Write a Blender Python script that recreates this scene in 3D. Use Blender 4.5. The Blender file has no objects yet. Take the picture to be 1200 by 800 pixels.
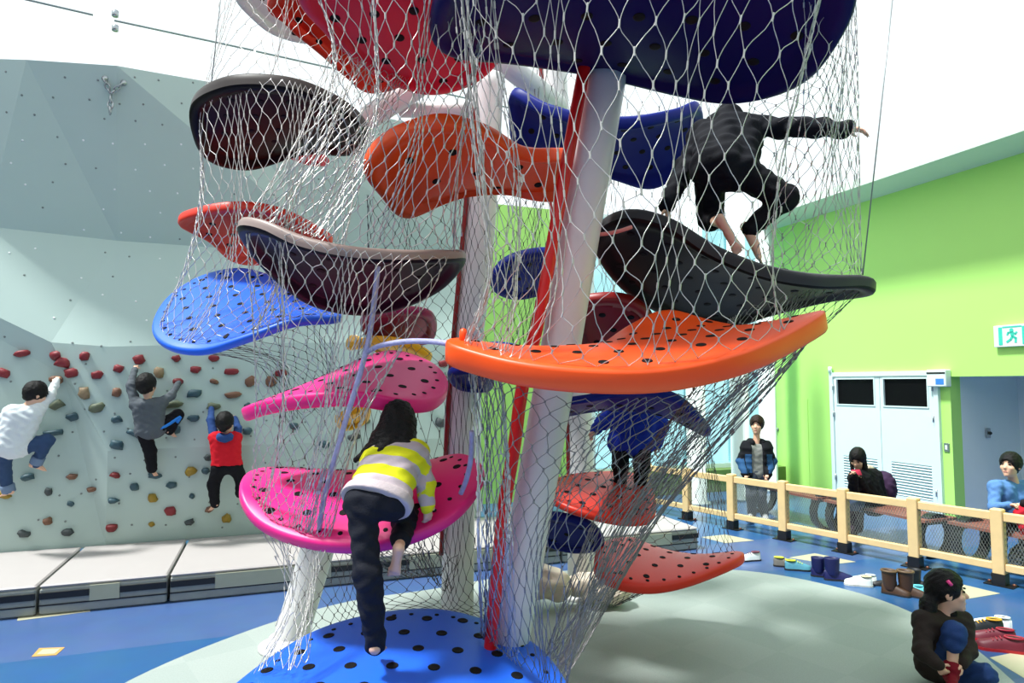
import bpy, math, random
import numpy as np
from mathutils import Vector, Matrix
# ------------------------------------------------------------------ camera, sky, sun, exposure
FPX, EYE, TILT = 770.0, 1.9, math.atan(50/770)
scn = bpy.context.scene
cam_d = bpy.data.cameras.new('camera'); cam = bpy.data.objects.new('camera', cam_d)
scn.collection.objects.link(cam)
cam_d.sensor_width = 36.0; cam_d.lens = FPX/1200*36.0; cam_d.clip_start = 0.05
cam.location = (0, 0, EYE); cam.rotation_euler = (math.pi/2+TILT, 0, 0)
scn.camera = cam
world = bpy.data.worlds.new('overcast_sky'); scn.world = world; world.use_nodes = True
bg = world.node_tree.nodes['Background']
bg.inputs['Color'].default_value = (0.96, 0.99, 1.0, 1); bg.inputs['Strength'].default_value = 1.15
sun_d = bpy.data.lights.new('sun', 'SUN'); sun = bpy.data.objects.new('sun', sun_d)
scn.collection.objects.link(sun)
sun_d.energy = 5.6; sun_d.angle = math.radians(8); sun_d.color = (1.0, 0.97, 0.92)
SUN_FROM = Vector((-0.50, -0.18, 1.0))
sun.rotation_euler = SUN_FROM.to_track_quat('Z', 'Y').to_euler(); sun.location = (0, 0, 12)
vs = scn.view_settings
scn.display_settings.display_device = 'sRGB'
vs.view_transform = 'Standard'; vs.look = 'None'; vs.exposure = 0.22; vs.gamma = 1.0; vs.use_curve_mapping = False

# ------------------------------------------------------------------ measuring helpers
ct, st = math.cos(TILT), math.sin(TILT)
def ray(px, py):
    xc = (px-600)/FPX; yc = (400-py)/FPX
    return np.array((xc, ct - st*yc, st + ct*yc))
O0 = np.array((0, 0, EYE))
def at(px, py, d):                       # the point seen there at distance d in front of the camera
    r = ray(px, py); return O0 + r*(d/r[1])
def atz(px, py, z):
    r = ray(px, py); return O0 + r*((z-EYE)/r[2])
RC, RS = math.cos(math.radians(20)), math.sin(math.radians(20))
def room(u, v, z=0.0):                   # room axes: u along the climbing wall, v along the green wall
    return np.array((u*RC - v*RS, u*RS + v*RC, z))
UD, VD, ZD = room(1, 0), room(0, 1), np.array((0, 0, 1.0))
def atv(px, py, v):
    r = ray(px, py); return O0 + r*(v/float(r @ VD))
def atu(px, py, u):
    r = ray(px, py); return O0 + r*(u/float(r @ UD))
def uv(p): return float(p @ UD), float(p @ VD), float(p[2])

# ------------------------------------------------------------------ materials
def lin(c):
    return tuple((x/255/12.92 if x/255 <= 0.04045 else ((x/255+0.055)/1.055)**2.4) for x in c) + (1.0,)
MATS = {}
def mat(name, rgb, rough=0.5, metal=0.0, var=0.08, scale=6.0, bump=0.0, bscale=60.0, spec=0.5, coat=0.0, alpha=None):
    if name in MATS: return MATS[name]
    m = bpy.data.materials.new(name); m.use_nodes = True; nt = m.node_tree; b = nt.nodes['Principled BSDF']
    tc = nt.nodes.new('ShaderNodeTexCoord'); nz = nt.nodes.new('ShaderNodeTexNoise')
    nz.inputs['Scale'].default_value = scale; nz.inputs['Detail'].default_value = 4
    nt.links.new(tc.outputs['Object'], nz.inputs['Vector'])
    mx = nt.nodes.new('ShaderNodeMix'); mx.data_type = 'RGBA'
    c = lin(rgb)
    mx.inputs[6].default_value = tuple(x*(1-var) for x in c[:3]) + (1,)
    mx.inputs[7].default_value = tuple(min(1, x*(1+var)) for x in c[:3]) + (1,)
    nt.links.new(nz.outputs['Fac'], mx.inputs[0]); nt.links.new(mx.outputs[2], b.inputs['Base Color'])
    b.inputs['Roughness'].default_value = rough; b.inputs['Metallic'].default_value = metal
    b.inputs['Specular IOR Level'].default_value = spec
    if coat: b.inputs['Coat Weight'].default_value = coat; b.inputs['Coat Roughness'].default_value = 0.15
    if bump:
        n2 = nt.nodes.new('ShaderNodeTexNoise'); n2.inputs['Scale'].default_value = bscale
        nt.links.new(tc.outputs['Object'], n2.inputs['Vector'])
        bp = nt.nodes.new('ShaderNodeBump'); bp.inputs['Strength'].default_value = bump; bp.inputs['Distance'].default_value = 0.01
        nt.links.new(n2.outputs['Fac'], bp.inputs['Height']); nt.links.new(bp.outputs['Normal'], b.inputs['Normal'])
    MATS[name] = m; return m

# ------------------------------------------------------------------ objects
COL = scn.collection
def link(o): COL.objects.link(o); return o
def mesh(name, V, F, mats, smooth=True, midx=None, origin=None):
    V = np.asarray(V, dtype=np.float32)
    if origin is not None: V = V - np.asarray(origin, dtype=np.float32)
    me = bpy.data.meshes.new(name)
    if isinstance(F, np.ndarray):
        n, k = F.shape
        me.vertices.add(len(V)); me.vertices.foreach_set('co', V.ravel())
        me.loops.add(n*k); me.loops.foreach_set('vertex_index', F.astype(np.int32).ravel())
        me.polygons.add(n); me.polygons.foreach_set('loop_start', np.arange(0, n*k, k, dtype=np.int32))
        me.polygons.foreach_set('loop_total', np.full(n, k, dtype=np.int32))
        me.update(calc_edges=True); me.validate()
    else:
        me.from_pydata(V.tolist(), [], F); me.update()
    for m in (mats if isinstance(mats, (list, tuple)) else [mats]): me.materials.append(m)
    if smooth: me.polygons.foreach_set('use_smooth', np.ones(len(me.polygons), dtype=bool))
    if midx is not None: me.polygons.foreach_set('material_index', np.asarray(midx, dtype=np.int32))
    return me
def obj(name, me, parent=None, loc=None):
    o = link(bpy.data.objects.new(name, me))
    if loc is not None: o.location = [float(x) for x in loc]
    if parent is not None: o.parent = parent
    return o
def tag(o, label=None, cat=None, group=None, kind=None):
    if label: o['label'] = label
    if cat: o['category'] = cat
    if group: o['group'] = group
    if kind: o['kind'] = kind
    return o
class Thing:
    """an Empty at the base of a thing; parts are built in world space and parented to it"""
    def __init__(s, name, label, cat, loc, group=None, kind=None):
        s.loc = np.asarray(loc, float); s.e = link(bpy.data.objects.new(name, None)); s.e.location = s.loc.tolist()
        s.e.empty_display_size = 0.1
        tag(s.e, label, cat, group, kind)
    def part(s, name, V, F, m, smooth=True, label=None, kind=None, parent=None, midx=None):
        o = obj(name, mesh(name, V, F, m, smooth, midx, origin=s.loc), s.e if parent is None else parent)
        if parent is not None and parent is not s.e: o.matrix_parent_inverse = Matrix.Identity(4)
        return tag(o, label, None, None, kind)
def solo(name, V, F, m, label=None, cat=None, group=None, kind=None, smooth=True, midx=None):
    V = np.asarray(V, float); c = V.mean(0)
    return tag(obj(name, mesh(name, V, F, m, smooth, midx, origin=c), loc=c), label, cat, group, kind)

# ------------------------------------------------------------------ shapes (each returns V, F)
def join(*vf):
    V, F, n = [], [], 0
    for v, f in vf:
        V.extend([tuple(p) for p in v]); F.extend([tuple(i+n for i in q) for q in f]); n += len(v)
    return V, F
BF = [(0, 3, 2, 1), (4, 5, 6, 7), (0, 1, 5, 4), (1, 2, 6, 5), (2, 3, 7, 6), (3, 0, 4, 7)]
def hexa(c8): return [tuple(p) for p in c8], list(BF)
def rbox(u0, u1, v0, v1, z0, z1):        # a box along the room axes
    return hexa([room(u0, v0, z0), room(u1, v0, z0), room(u1, v1, z0), room(u0, v1, z0),
                 room(u0, v0, z1), room(u1, v0, z1), room(u1, v1, z1), room(u0, v1, z1)])
def obox(c, x, y, z, hx, hy, hz, bev=0.0):   # an oriented box, optionally with chamfered edges
    c, x, y, z = [np.asarray(a, float) for a in (c, x, y, z)]
    if not bev:
        return hexa([c + x*hx*a + y*hy*b + z*hz*d for d in (-1, 1) for a, b in ((-1, -1), (1, -1), (1, 1), (-1, 1))])
    V, F = [], []
    for d, e in ((-1, bev), (-1 + bev/hz, 0), (1 - bev/hz, 0), (1, bev)):
        hx2, hy2 = hx-e, hy-e; b2 = bev*0.8
        for a, b in ((-hx2, -hy2+b2), (-hx2+b2, -hy2), (hx2-b2, -hy2), (hx2, -hy2+b2), (hx2, hy2-b2), (hx2-b2, hy2), (-hx2+b2, hy2), (-hx2, hy2-b2)):
            V.append(c + x*a + y*b + z*hz*d)
    for r in range(3):
        for i in range(8): F.append((r*8+i, r*8+(i+1) % 8, r*8+8+(i+1) % 8, r*8+8+i))
    F.append(tuple(range(7, -1, -1))); F.append(tuple(range(24, 32)))
    return V, F
def cat_rom(P, n, closed=False):
    P = np.asarray(P, float); m = len(P); out = []
    segs = m if closed else m-1
    for i in range(segs):
        if closed: p0, p1, p2, p3 = P[(i-1) % m], P[i], P[(i+1) % m], P[(i+2) % m]
        else: p0, p1, p2, p3 = P[max(i-1, 0)], P[i], P[i+1], P[min(i+2, m-1)]
        for t in np.arange(n)/n:
            out.append(0.5*((2*p1)+(p2-p0)*t+(2*p0-5*p1+4*p2-p3)*t*t+(3*p1-p0-3*p2+p3)*t**3))
    if not closed: out.append(P[-1])
    return np.array(out)
def tube(P, r, sides=8, caps=True, closed=False):
    P = np.asarray(P, float); n = len(P); R = np.broadcast_to(np.asarray(r, float), (n,))
    T = (np.roll(P, -1, 0)-np.roll(P, 1, 0)) if closed else np.gradient(P, axis=0)
    T /= np.linalg.norm(T, axis=1)[:, None]+1e-12
    a = np.array((0, 0, 1.0)) if abs(T[0][2]) < 0.8 else np.array((1.0, 0, 0))
    V, F = [], []
    x = np.cross(T[0], a); x /= np.linalg.norm(x)
    for i in range(n):
        x = x - T[i]*(x @ T[i]); x /= np.linalg.norm(x); y = np.cross(T[i], x)
        for k in range(sides):
            th = 2*math.pi*k/sides; V.append(P[i]+R[i]*(math.cos(th)*x+math.sin(th)*y))
    for i in range(n if closed else n-1):
        j = (i+1) % n
        for k in range(sides):
            k2 = (k+1) % sides; F.append((i*sides+k, i*sides+k2, j*sides+k2, j*sides+k))
    if caps and not closed: F.append(tuple(range(sides-1, -1, -1))); F.append(tuple(range((n-1)*sides, n*sides)))
    return V, F
def lathe(prof, c=(0, 0, 0), n=16, axis=None):   # prof: (radius, height) from the bottom up
    c = np.asarray(c, float); z = np.array((0, 0, 1.0)) if axis is None else np.asarray(axis, float)/np.linalg.norm(axis)
    a = np.array((1.0, 0, 0)) if abs(z[0]) < 0.8 else np.array((0, 1.0, 0))
    x = np.cross(z, a); x /= np.linalg.norm(x); y = np.cross(z, x); V, F = [], []
    for r, h in prof:
        for k in range(n):
            t = 2*math.pi*k/n; V.append(c + z*h + r*(math.cos(t)*x+math.sin(t)*y))
    for i in range(len(prof)-1):
        for k in range(n): F.append((i*n+k, i*n+(k+1) % n, i*n+n+(k+1) % n, i*n+n+k))
    F.append(tuple(range(n-1, -1, -1))); F.append(tuple(range((len(prof)-1)*n, len(prof)*n)))
    return V, F
def slab(poly, back):                    # a polygon with thickness: poly points, back = offset vector
    poly = [np.asarray(p, float) for p in poly]; n = len(poly); back = np.asarray(back, float)
    V = poly + [p+back for p in poly]
    F = [tuple(range(n)), tuple(range(2*n-1, n-1, -1))] + [(i, i+n, (i+1) % n+n, (i+1) % n) for i in range(n)]
    return V, F
rng = random.Random(7)
# ================================================================== setting
M_green = mat('lime_green_paint', (180, 232, 120), 0.55, var=0.03, scale=0.6)
M_white = mat('white_paint', (226, 238, 236), 0.45, var=0.02)
M_doorw = mat('white_door_paint', (214, 232, 232), 0.4, var=0.02)
M_grey = mat('pale_grey_paint', (176, 190, 188), 0.55, var=0.03)
M_dark = mat('black_void', (10, 10, 12), 0.5, var=0.1)
M_blackp = mat('black_plastic', (24, 24, 26), 0.4, var=0.1)
M_steel = mat('brushed_steel', (170, 175, 178), 0.3, 0.9, var=0.05)
M_teal = mat('teal_sign', (60, 205, 180), 0.5, var=0.02)

# floor: blue vinyl in bands parallel to the climbing wall
def floor_material():
    m = bpy.data.materials.new('blue_vinyl_floor'); m.use_nodes = True; nt = m.node_tree; b = nt.nodes['Principled BSDF']
    tc = nt.nodes.new('ShaderNodeTexCoord')
    dot = nt.nodes.new('ShaderNodeVectorMath'); dot.operation = 'DOT_PRODUCT'; dot.inputs[1].default_value = VD.tolist()
    nt.links.new(tc.outputs['Object'], dot.inputs[0])
    ramp = nt.nodes.new('ShaderNodeValToRGB'); ramp.color_ramp.interpolation = 'CONSTANT'
    mp = nt.nodes.new('ShaderNodeMapRange'); mp.inputs['From Min'].default_value = -6; mp.inputs['From Max'].default_value = 12
    nt.links.new(dot.outputs['Value'], mp.inputs['Value']); nt.links.new(mp.outputs['Result'], ramp.inputs['Fac'])
    E = ramp.color_ramp.elements
    E[0].position = 0; E[0].color = lin((40, 88, 142)); E[1].position = (1.6+6)/18; E[1].color = lin((66, 98, 156))
    for v, c in ((3.0, (42, 92, 146)), (4.15, (48, 98, 150)), (5.5, (76, 104, 154)), (6.6, (48, 98, 152)), (8.2, (66, 102, 146))):
        e = E.new((v+6)/18); e.color = lin(c)
    nz = nt.nodes.new('ShaderNodeTexNoise'); nz.inputs['Scale'].default_value = 5; nz.inputs['Detail'].default_value = 6
    nt.links.new(tc.outputs['Object'], nz.inputs['Vector'])
    mx = nt.nodes.new('ShaderNodeMix'); mx.data_type = 'RGBA'; mx.blend_type = 'MULTIPLY'; mx.inputs[0].default_value = 0.25
    nt.links.new(ramp.outputs['Color'], mx.inputs[6]); nt.links.new(nz.outputs['Color'], mx.inputs[7])
    nt.links.new(mx.outputs[2], b.inputs['Base Color'])
    b.inputs['Roughness'].default_value = 0.28; b.inputs['Specular IOR Level'].default_value = 0.45
    return m
V, F = rbox(-9, 12.5, -6, 12, -0.1, 0.0)
flo = tag(obj('floor', mesh('floor', V, F, floor_material(), False)), kind='structure')
M_cream = mat('cream_vinyl_inlay', (188, 184, 156), 0.35, var=0.05)
M_amber = mat('amber_tape', (205, 160, 90), 0.45, var=0.1)
def floor_patch(px, name='floor_inlay', m=None, h=0.003):
    P = [atz(x, y, h) for x, y in px]
    obj(name, mesh(name, *slab(P, (0, 0, -h)), m or M_cream, False), flo)
for q in ([(22, 720), (100, 711), (106, 716), (20, 727)], [(254, 693), (326, 686), (326, 691), (257, 699)],
          [(925, 653), (955, 648), (1003, 658), (975, 661)], [(822, 629), (850, 626), (884, 633), (850, 636)],
          [(1126, 684), (1172, 695), (1130, 702), (1090, 692)], [(1160, 770), (1200, 762), (1260, 790), (1210, 800)]):
    floor_patch(q)
floor_patch([(46, 759), (76, 758), (66, 767), (37, 769)], 'floor_sticker', M_amber)
floor_patch([(50, 760.5), (71, 759.5), (64, 765.5), (43, 766.5)], 'floor_sticker', M_cream, 0.005)

# round rubber safety mat with faint tiles
def rubber():
    m = bpy.data.materials.new('grey_rubber_tiles'); m.use_nodes = True; nt = m.node_tree; b = nt.nodes['Principled BSDF']
    tc = nt.nodes.new('ShaderNodeTexCoord'); mp = nt.nodes.new('ShaderNodeMapping'); mp.inputs['Rotation'].default_value = (0, 0, math.radians(-38))
    ck = nt.nodes.new('ShaderNodeTexChecker'); ck.inputs['Scale'].default_value = 2.1
    ck.inputs['Color1'].default_value = lin((172, 182, 176)); ck.inputs['Color2'].default_value = lin((167, 178, 172))
    nt.links.new(tc.outputs['Object'], mp.inputs['Vector']); nt.links.new(mp.outputs['Vector'], ck.inputs['Vector'])
    nz = nt.nodes.new('ShaderNodeTexNoise'); nz.inputs['Scale'].default_value = 120
    nt.links.new(tc.outputs['Object'], nz.inputs['Vector'])
    mx = nt.nodes.new('ShaderNodeMix'); mx.data_type = 'RGBA'; mx.blend_type = 'MULTIPLY'; mx.inputs[0].default_value = 0.3
    nt.links.new(ck.outputs['Color'], mx.inputs[6]); nt.links.new(nz.outputs['Fac'], mx.inputs[7])
    nt.links.new(mx.outputs[2], b.inputs['Base Color']); b.inputs['Roughness'].default_value = 0.7
    return m
blob = [(3.15, 4.18), (3.33, 5.13), (3.14, 6.05), (2.37, 6.77), (1.0, 6.85), (0.0, 6.6), (-0.75, 6.17), (-1.42, 5.83), (-2.01, 5.17), (-2.47, 4.18), (-2.5, 3.0), (-1.9, 1.7), (-0.6, 0.8), (1.0, 0.9), (2.2, 1.8), (2.8, 3.0)]
B = cat_rom([(x, y, 0) for x, y in blob], 8, True); n = len(B)
V = [(p[0], p[1], 0.02) for p in B] + [(p[0]*1.006, (p[1]-3.9)*1.006+3.9, 0.001) for p in B]
F = [tuple(range(n))] + [(i, i+n, (i+1) % n+n, (i+1) % n) for i in range(n)]
solo('rubber_mat', V, F, rubber(), 'pale grey rounded rubber floor mat under the climbing tower', 'mat', smooth=False)
MATZ = 0.02

# right wall (green), with the recess
WU, WZ = 8.98, 4.86
vr0 = uv(atu(1118, 560, WU))[1]; zr = uv(atu(1118, 441, WU))[2]; vr1 = vr0-2.4
V, F = join(rbox(WU, WU+0.2, vr0, 10.1, 0, WZ), rbox(WU, WU+0.2, vr1, vr0, zr, WZ), rbox(WU, WU+0.2, -6, vr1, 0, WZ))
tag(obj('wall_right', mesh('wall_right', V, F, M_green, False)), kind='structure')
V, F = join(rbox(WU+0.2, WU+1.5, vr0, vr0+0.1, 0, zr), rbox(WU+1.4, WU+1.5, vr1, vr0, 0, zr), rbox(WU+0.2, WU+1.5, vr1-0.1, vr1, 0, zr), rbox(WU+0.2, WU+1.5, vr1-0.1, vr0+0.1, zr, zr+0.1))
tag(obj('wall_recess', mesh('wall_recess', V, F, mat('recess_pale_paint', (222, 230, 228), 0.55, var=0.02), False)), kind='structure')
V, F = rbox(8.2, WU+0.2, -6, 10.1, WZ, WZ+0.12)
tag(obj('trim_1', mesh('trim_1', V, F, mat('soffit_paint', (206, 220, 208), 0.6, var=0.02), False)), kind='structure')
# far wall: green piece, then glazing with white columns
BV = 10.1
ug0, ug1, ug2 = uv(atv(540, 400, BV))[0], uv(atv(694, 400, BV))[0], WU
V, F = rbox(-9, ug1, BV, BV+0.2, 0, WZ)
tag(obj('wall_back', mesh('wall_back', V, F, M_green, False)), kind='structure')
M_glass = bpy.data.materials.new('tinted_glass'); M_glass.use_nodes = True
nt = M_glass.node_tree; nt.nodes.clear()
o_ = nt.nodes.new('ShaderNodeOutputMaterial'); tr = nt.nodes.new('ShaderNodeBsdfTransparent'); tr.inputs[0].default_value = (0.66, 0.9, 0.93, 1)
gl = nt.nodes.new('ShaderNodeBsdfGlossy'); gl.inputs['Roughness'].default_value = 0.05; mxs = nt.nodes.new('ShaderNodeMixShader'); mxs.inputs[0].default_value = 0.06
nt.links.new(tr.outputs[0], mxs.inputs[1]); nt.links.new(gl.outputs[0], mxs.inputs[2]); nt.links.new(mxs.outputs[0], o_.inputs[0])
M_sky = bpy.data.materials.new('roof_glass'); M_sky.use_nodes = True
nt = M_sky.node_tree; nt.nodes.clear()
o_ = nt.nodes.new('ShaderNodeOutputMaterial'); tr = nt.nodes.new('ShaderNodeBsdfTransparent'); tr.inputs[0].default_value = (0.96, 0.99, 1.0, 1)
gl = nt.nodes.new('ShaderNodeBsdfGlossy'); gl.inputs['Roughness'].default_value = 0.1; mxs = nt.nodes.new('ShaderNodeMixShader'); mxs.inputs[0].default_value = 0.02
nt.links.new(tr.outputs[0], mxs.inputs[1]); nt.links.new(gl.outputs[0], mxs.inputs[2]); nt.links.new(mxs.outputs[0], o_.inputs[0])
npan = 4; du = (ug2-ug1)/npan
win = tag(obj('window_1', mesh('window_1', *join(*[rbox(ug1+i*du-0.035, ug1+i*du+0.035, BV-0.02, BV+0.1, 0.45, WZ) for i in range(npan+1)],
      rbox(ug1, ug2, BV-0.02, BV+0.1, 0.38, 0.46), rbox(ug1, ug2, BV-0.02, BV+0.1, 2.2, 2.25), rbox(ug1, ug2, BV-0.02, BV+0.1, WZ-0.06, WZ)), M_white, False)), kind='structure')
for i in range(npan):
    for z0, z1 in ((0.46, 2.2), (2.25, WZ-0.06)):
        obj('pane', mesh('pane', *rbox(ug1+i*du+0.035, ug1+(i+1)*du-0.035, BV+0.03, BV+0.05, z0, z1), M_glass, False), win)
V, F = rbox(ug1, WU, BV-0.28, BV+0.1, 0, 0.38)
tag(obj('trim_2', mesh('trim_2', V, F, mat('olive_green_ledge', (104, 130, 58), 0.6), False)), kind='structure')
for px, d in ((866, 11.0), (899, 11.9), (815, 10.6)):
    p = at(px, 460, d)
    zt = 4.86 if px > 820 else 2.0
    if px < 820: zt = 4.86
    solo('support_column', *lathe([(0.2, 0), (0.2, 0.04), (0.15, 0.06), (0.15, zt)], (p[0], p[1], 0), 24), M_white,
         {866: 'white round column just left of the standing man in the puffer jacket', 899: 'white round column at the corner of the green wall behind the man',
          815: 'white round column by the far window, leftmost of three'}[px], 'column')
# unseen sides of the hall keep the daylight coming from above only
V, F = rbox(-9.2, -9, -6, 12, 0, 5); tag(obj('wall_left', mesh('wall_left', V, F, mat('hall_dark_grey', (120, 122, 122), 0.6), False)), kind='structure')
V, F = rbox(-9, 12.5, -6.2, -6, 0, 5); tag(obj('wall_front', mesh('wall_front', V, F, mat('hall_dark_grey', (120, 122, 122), 0.6), False)), kind='structure')
# glazed roof and its bars
def roof_z(u): return 5.02 + (8.2-u)*0.085
def rquad(u0, u1, v0, v1, t, dz=0.0):
    a, b = roof_z(u0)+dz, roof_z(u1)+dz
    return hexa([room(u0, v0, a), room(u1, v0, b), room(u1, v1, b), room(u0, v1, a), room(u0, v0, a+t), room(u1, v0, b+t), room(u1, v1, b+t), room(u0, v1, a+t)])
roof = tag(obj('ceiling', mesh('ceiling', *rquad(-9, 9.2, -6, 12, 0.012), M_sky, False)), kind='structure')
M_cable = mat('grey_roof_bar', (120, 130, 134), 0.5)
for a, b in (((-140, -40), (109, 17.5)), ((134, 24), (297, 59)), ((300, 60), (640, 136))):
    obj('roof_bar', mesh('roof_bar', *tube([atz(*a, 5.85), atz(*b, 5.85)], 0.011, 6), M_cable, False), roof)
for k, (x, y) in enumerate(((135, 15), (135, 32))):
    p = atz(x, y, 5.86)
    t = Thing('ceiling_spotlight', ('small grey ceiling spotlight above the end of the roof bar, farther of two', 'small grey ceiling spotlight below the end of the roof bar, nearer of two')[1-k], 'spotlight', p)
    t.part('lamp_housing', *lathe([(0.02, -0.05), (0.035, -0.04), (0.035, 0.02), (0.008, 0.03), (0.008, roof_z(uv(p)[0])-p[2])], p, 10), M_steel)

# double door with louvres and dark windows
def wq(x0, x1, ya, yb, name=None):       # v and z range of a pixel rectangle on the green wall
    va = uv(atu(x0, ya, WU))[1]; vb = uv(atu(x1, ya, WU))[1]
    return va, vb
def zq(px, py): return uv(atu(px, py, WU))[2]
vd0, vd1 = uv(atu(1101, 437, WU))[1], uv(atu(974, 440, WU))[1]; zd = zq(1098, 434)
def wbox(o0, o1, v0, v1, z0, z1): return rbox(WU-o1, WU-o0, v0, v1, z0, z1)
fr = 0.07; vm = (vd0+vd1)/2
dr = tag(obj('door_1', mesh('door_1', *join(wbox(0, 0.05, vd0, vd0+fr, 0, zd), wbox(0, 0.05, vd1-fr, vd1, 0, zd), wbox(0, 0.05, vd0+fr, vd1-fr, zd-fr, zd)), M_doorw, False)), kind='structure')
for k, (a, b) in enumerate(((vd0+fr+0.005, vm-0.004), (vm+0.004, vd1-fr-0.005))):
    w0, w1, l0, l1 = a+0.1, b-0.07, a+0.08, b-0.16
    zw0, zw1, zl0, zl1 = 1.57, 1.98, 0.22, 0.72
    leaf = obj('door_leaf', mesh('door_leaf', *join(wbox(0, 0.03, a, b, 0.01, zl0), wbox(0, 0.03, a, b, zl1, zw0), wbox(0, 0.03, a, b, zw1, zd-fr-0.005),
              wbox(0, 0.03, a, w0, zw0, zw1), wbox(0, 0.03, w1, b, zw0, zw1), wbox(0, 0.03, a, l0, zl0, zl1), wbox(0, 0.03, l1, b, zl0, zl1)), M_doorw, False), dr)
    obj('window_pane', mesh('window_pane', *wbox(0, 0.008, w0, w1, zw0, zw1), mat('dark_window', (6, 6, 8), 0.6, spec=0.1), False), leaf)
    obj('window_bead', mesh('window_bead', *join(wbox(0.03, 0.042, w0-0.02, w1+0.02, zw0-0.02, zw0), wbox(0.03, 0.042, w0-0.02, w1+0.02, zw1, zw1+0.02), wbox(0.03, 0.042, w0-0.02, w0, zw0, zw1), wbox(0.03, 0.042, w1, w1+0.02, zw0, zw1)), M_doorw, False), leaf)
    obj('louvre_back', mesh('louvre_back', *wbox(0, 0.006, l0, l1, zl0, zl1), M_doorw, False), leaf)
    nsl = 12
    for i in range(nsl):
        z = zl0+(i+0.5)*(zl1-zl0)/nsl; c = room(WU-0.02, (l0+l1)/2, z)
        x = UD*0.8+ZD*0.6; zz = -UD*0.6+ZD*0.8
        obj('louvre_slat', mesh('louvre_slat', *obox(c, x, VD, zz, 0.018, (l1-l0)/2, 0.004), M_doorw, False), leaf)
    obj('hinge', mesh('hinge', *join(*[lathe([(0.012, 0), (0.012, 0.1)], room(WU-0.055, (vd0+0.08) if k == 0 else (vd1-0.08), z), 8) for z in (0.3, 1.35, 1.8)]), M_steel), leaf)
    if k == 1: obj('door_closer', mesh('door_closer', *lathe([(0.03, 0), (0.03, 0.1)], room(WU-0.05, vd1-0.03, zd), 10), M_white), leaf)
# flush green door
v0, v1 = uv(atu(948, 500, WU))[1], uv(atu(907, 500, WU))[1]; z1 = zq(925, 466)
d2 = tag(obj('door_2', mesh('door_2', *wbox(0, 0.008, v0+0.012, v1-0.012, 0.02, z1-0.012), M_green, False)), kind='structure')
obj('door_handle', mesh('door_handle', *lathe([(0.04, 0), (0.04, 0.02), (0.02, 0.03), (0.02, 0.05)], room(WU-0.008, v1-0.1, 1.05), 12, -UD), M_steel), d2)
# light switches
p = atu(1110, 524, WU); u_, v_, z_ = uv(p)
t = Thing('wall_switch', 'small grey switch plate on the green pier right of the white double door', 'switch', p)
t.part('switch_plate', *obox(p-UD*0.008, VD, ZD, UD, 0.04, 0.06, 0.008, 0.004), M_steel, False)
t.part('rocker', *obox(p-UD*0.019, VD, ZD, UD, 0.016, 0.03, 0.003), M_white, False)
# white box unit above the right door jamb
p = atu(1103, 443, WU); zt, zb = zq(1103, 433), zq(1103, 453); vv0, vv1 = uv(atu(1115, 443, WU))[1], uv(atu(1092.5, 443, WU))[1]
t = Thing('wall_unit', 'white box with a dark slot and blue sticker above the double door corner', 'wall unit', p)
vm_, zm_ = (vv0+vv1)/2, (zt+zb)/2
t.part('housing', *obox(room(WU-0.06, vm_, zm_), VD, ZD, UD, (vv1-vv0)/2, (zt-zb)/2, 0.06, 0.012), M_white, False)
t.part('slot', *obox(room(WU-0.12, vm_, zb+(zt-zb)*0.8), VD, ZD, UD, (vv1-vv0)/2*0.95, 0.012, 0.004), M_blackp, False)
t.part('sticker', *obox(room(WU-0.121, vm_-(vv1-vv0)*0.2, zb+(zt-zb)*0.3), VD, ZD, UD, (vv1-vv0)*0.21, 0.042, 0.002), mat('blue_sticker', (60, 130, 215), 0.4), False, 'blue sticker')
# exit sign
va, vb = uv(atu(1213, 392, WU))[1], uv(atu(1168, 395, WU))[1]; zt, zb = zq(1170, 382), zq(1170, 407); vm_, zm_ = (va+vb)/2, (zt+zb)/2
hw, hh = (vb-va)/2, (zt-zb)/2
t = Thing('exit_sign', 'white and teal running man exit sign high on the green wall', 'sign', room(WU, vm_, zm_))
t.part('sign_box', *obox(room(WU-0.03, vm_, zm_), VD, ZD, UD, hw, hh, 0.03, 0.006), M_white, False)
t.part('sign_frame', *join(*[obox(room(WU-0.062, vm_+s*hw*0.62, zm_), VD, ZD, UD, hw*0.1, hh*0.82, 0.002) for s in (-1, 1)], obox(room(WU-0.062, vm_, zm_+hh*0.82), VD, ZD, UD, hw*0.5, hh*0.06, 0.002)), M_teal, False, 'teal door frame print')
def sg(a, b): return room(WU-0.063, vm_-a*hw, zm_+b*hh)
man = [lathe([(0.024, 0), (0.024, 0.003)], sg(-0.02, 0.52), 12, -UD)]
for a, b, r in (((-0.02, 0.4), (0.02, -0.05), 0.02), ((0.0, 0.33), (0.17, 0.14), 0.011), ((0.17, 0.14), (0.24, 0.3), 0.011), ((-0.02, 0.33), (-0.2, 0.3), 0.011), ((-0.2, 0.3), (-0.25, 0.1), 0.011),
                ((0.02, -0.05), (0.19, -0.25), 0.014), ((0.19, -0.25), (0.17, -0.6), 0.013), ((0.02, -0.05), (-0.09, -0.35), 0.014), ((-0.09, -0.35), (-0.28, -0.55), 0.013)):
    A, B_ = sg(*a), sg(*b); d = B_-A; L = np.linalg.norm(d); d /= L
    man.append(obox((A+B_)/2, d, np.cross(d, UD), UD, L/2+r*0.6, r, 0.0015))
t.part('running_man', *join(*man), M_teal, False, 'teal running figure')
# grey lock plate inside the recess
p = atu(1158, 521, WU+0.4)
c = room(WU+0.7, vr0-0.02, 1.2)
t = Thing('recess_handle', 'small dark handle plate on the grey recess wall right of the green pier', 'handle', c)
t.part('plate', *obox(c, UD, ZD, VD, 0.04, 0.07, 0.012, 0.004), M_steel, False); t.part('knob', *lathe([(0.02, 0), (0.028, 0.02), (0.015, 0.04)], c-VD*0.01, 10, -VD), M_blackp)
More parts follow.
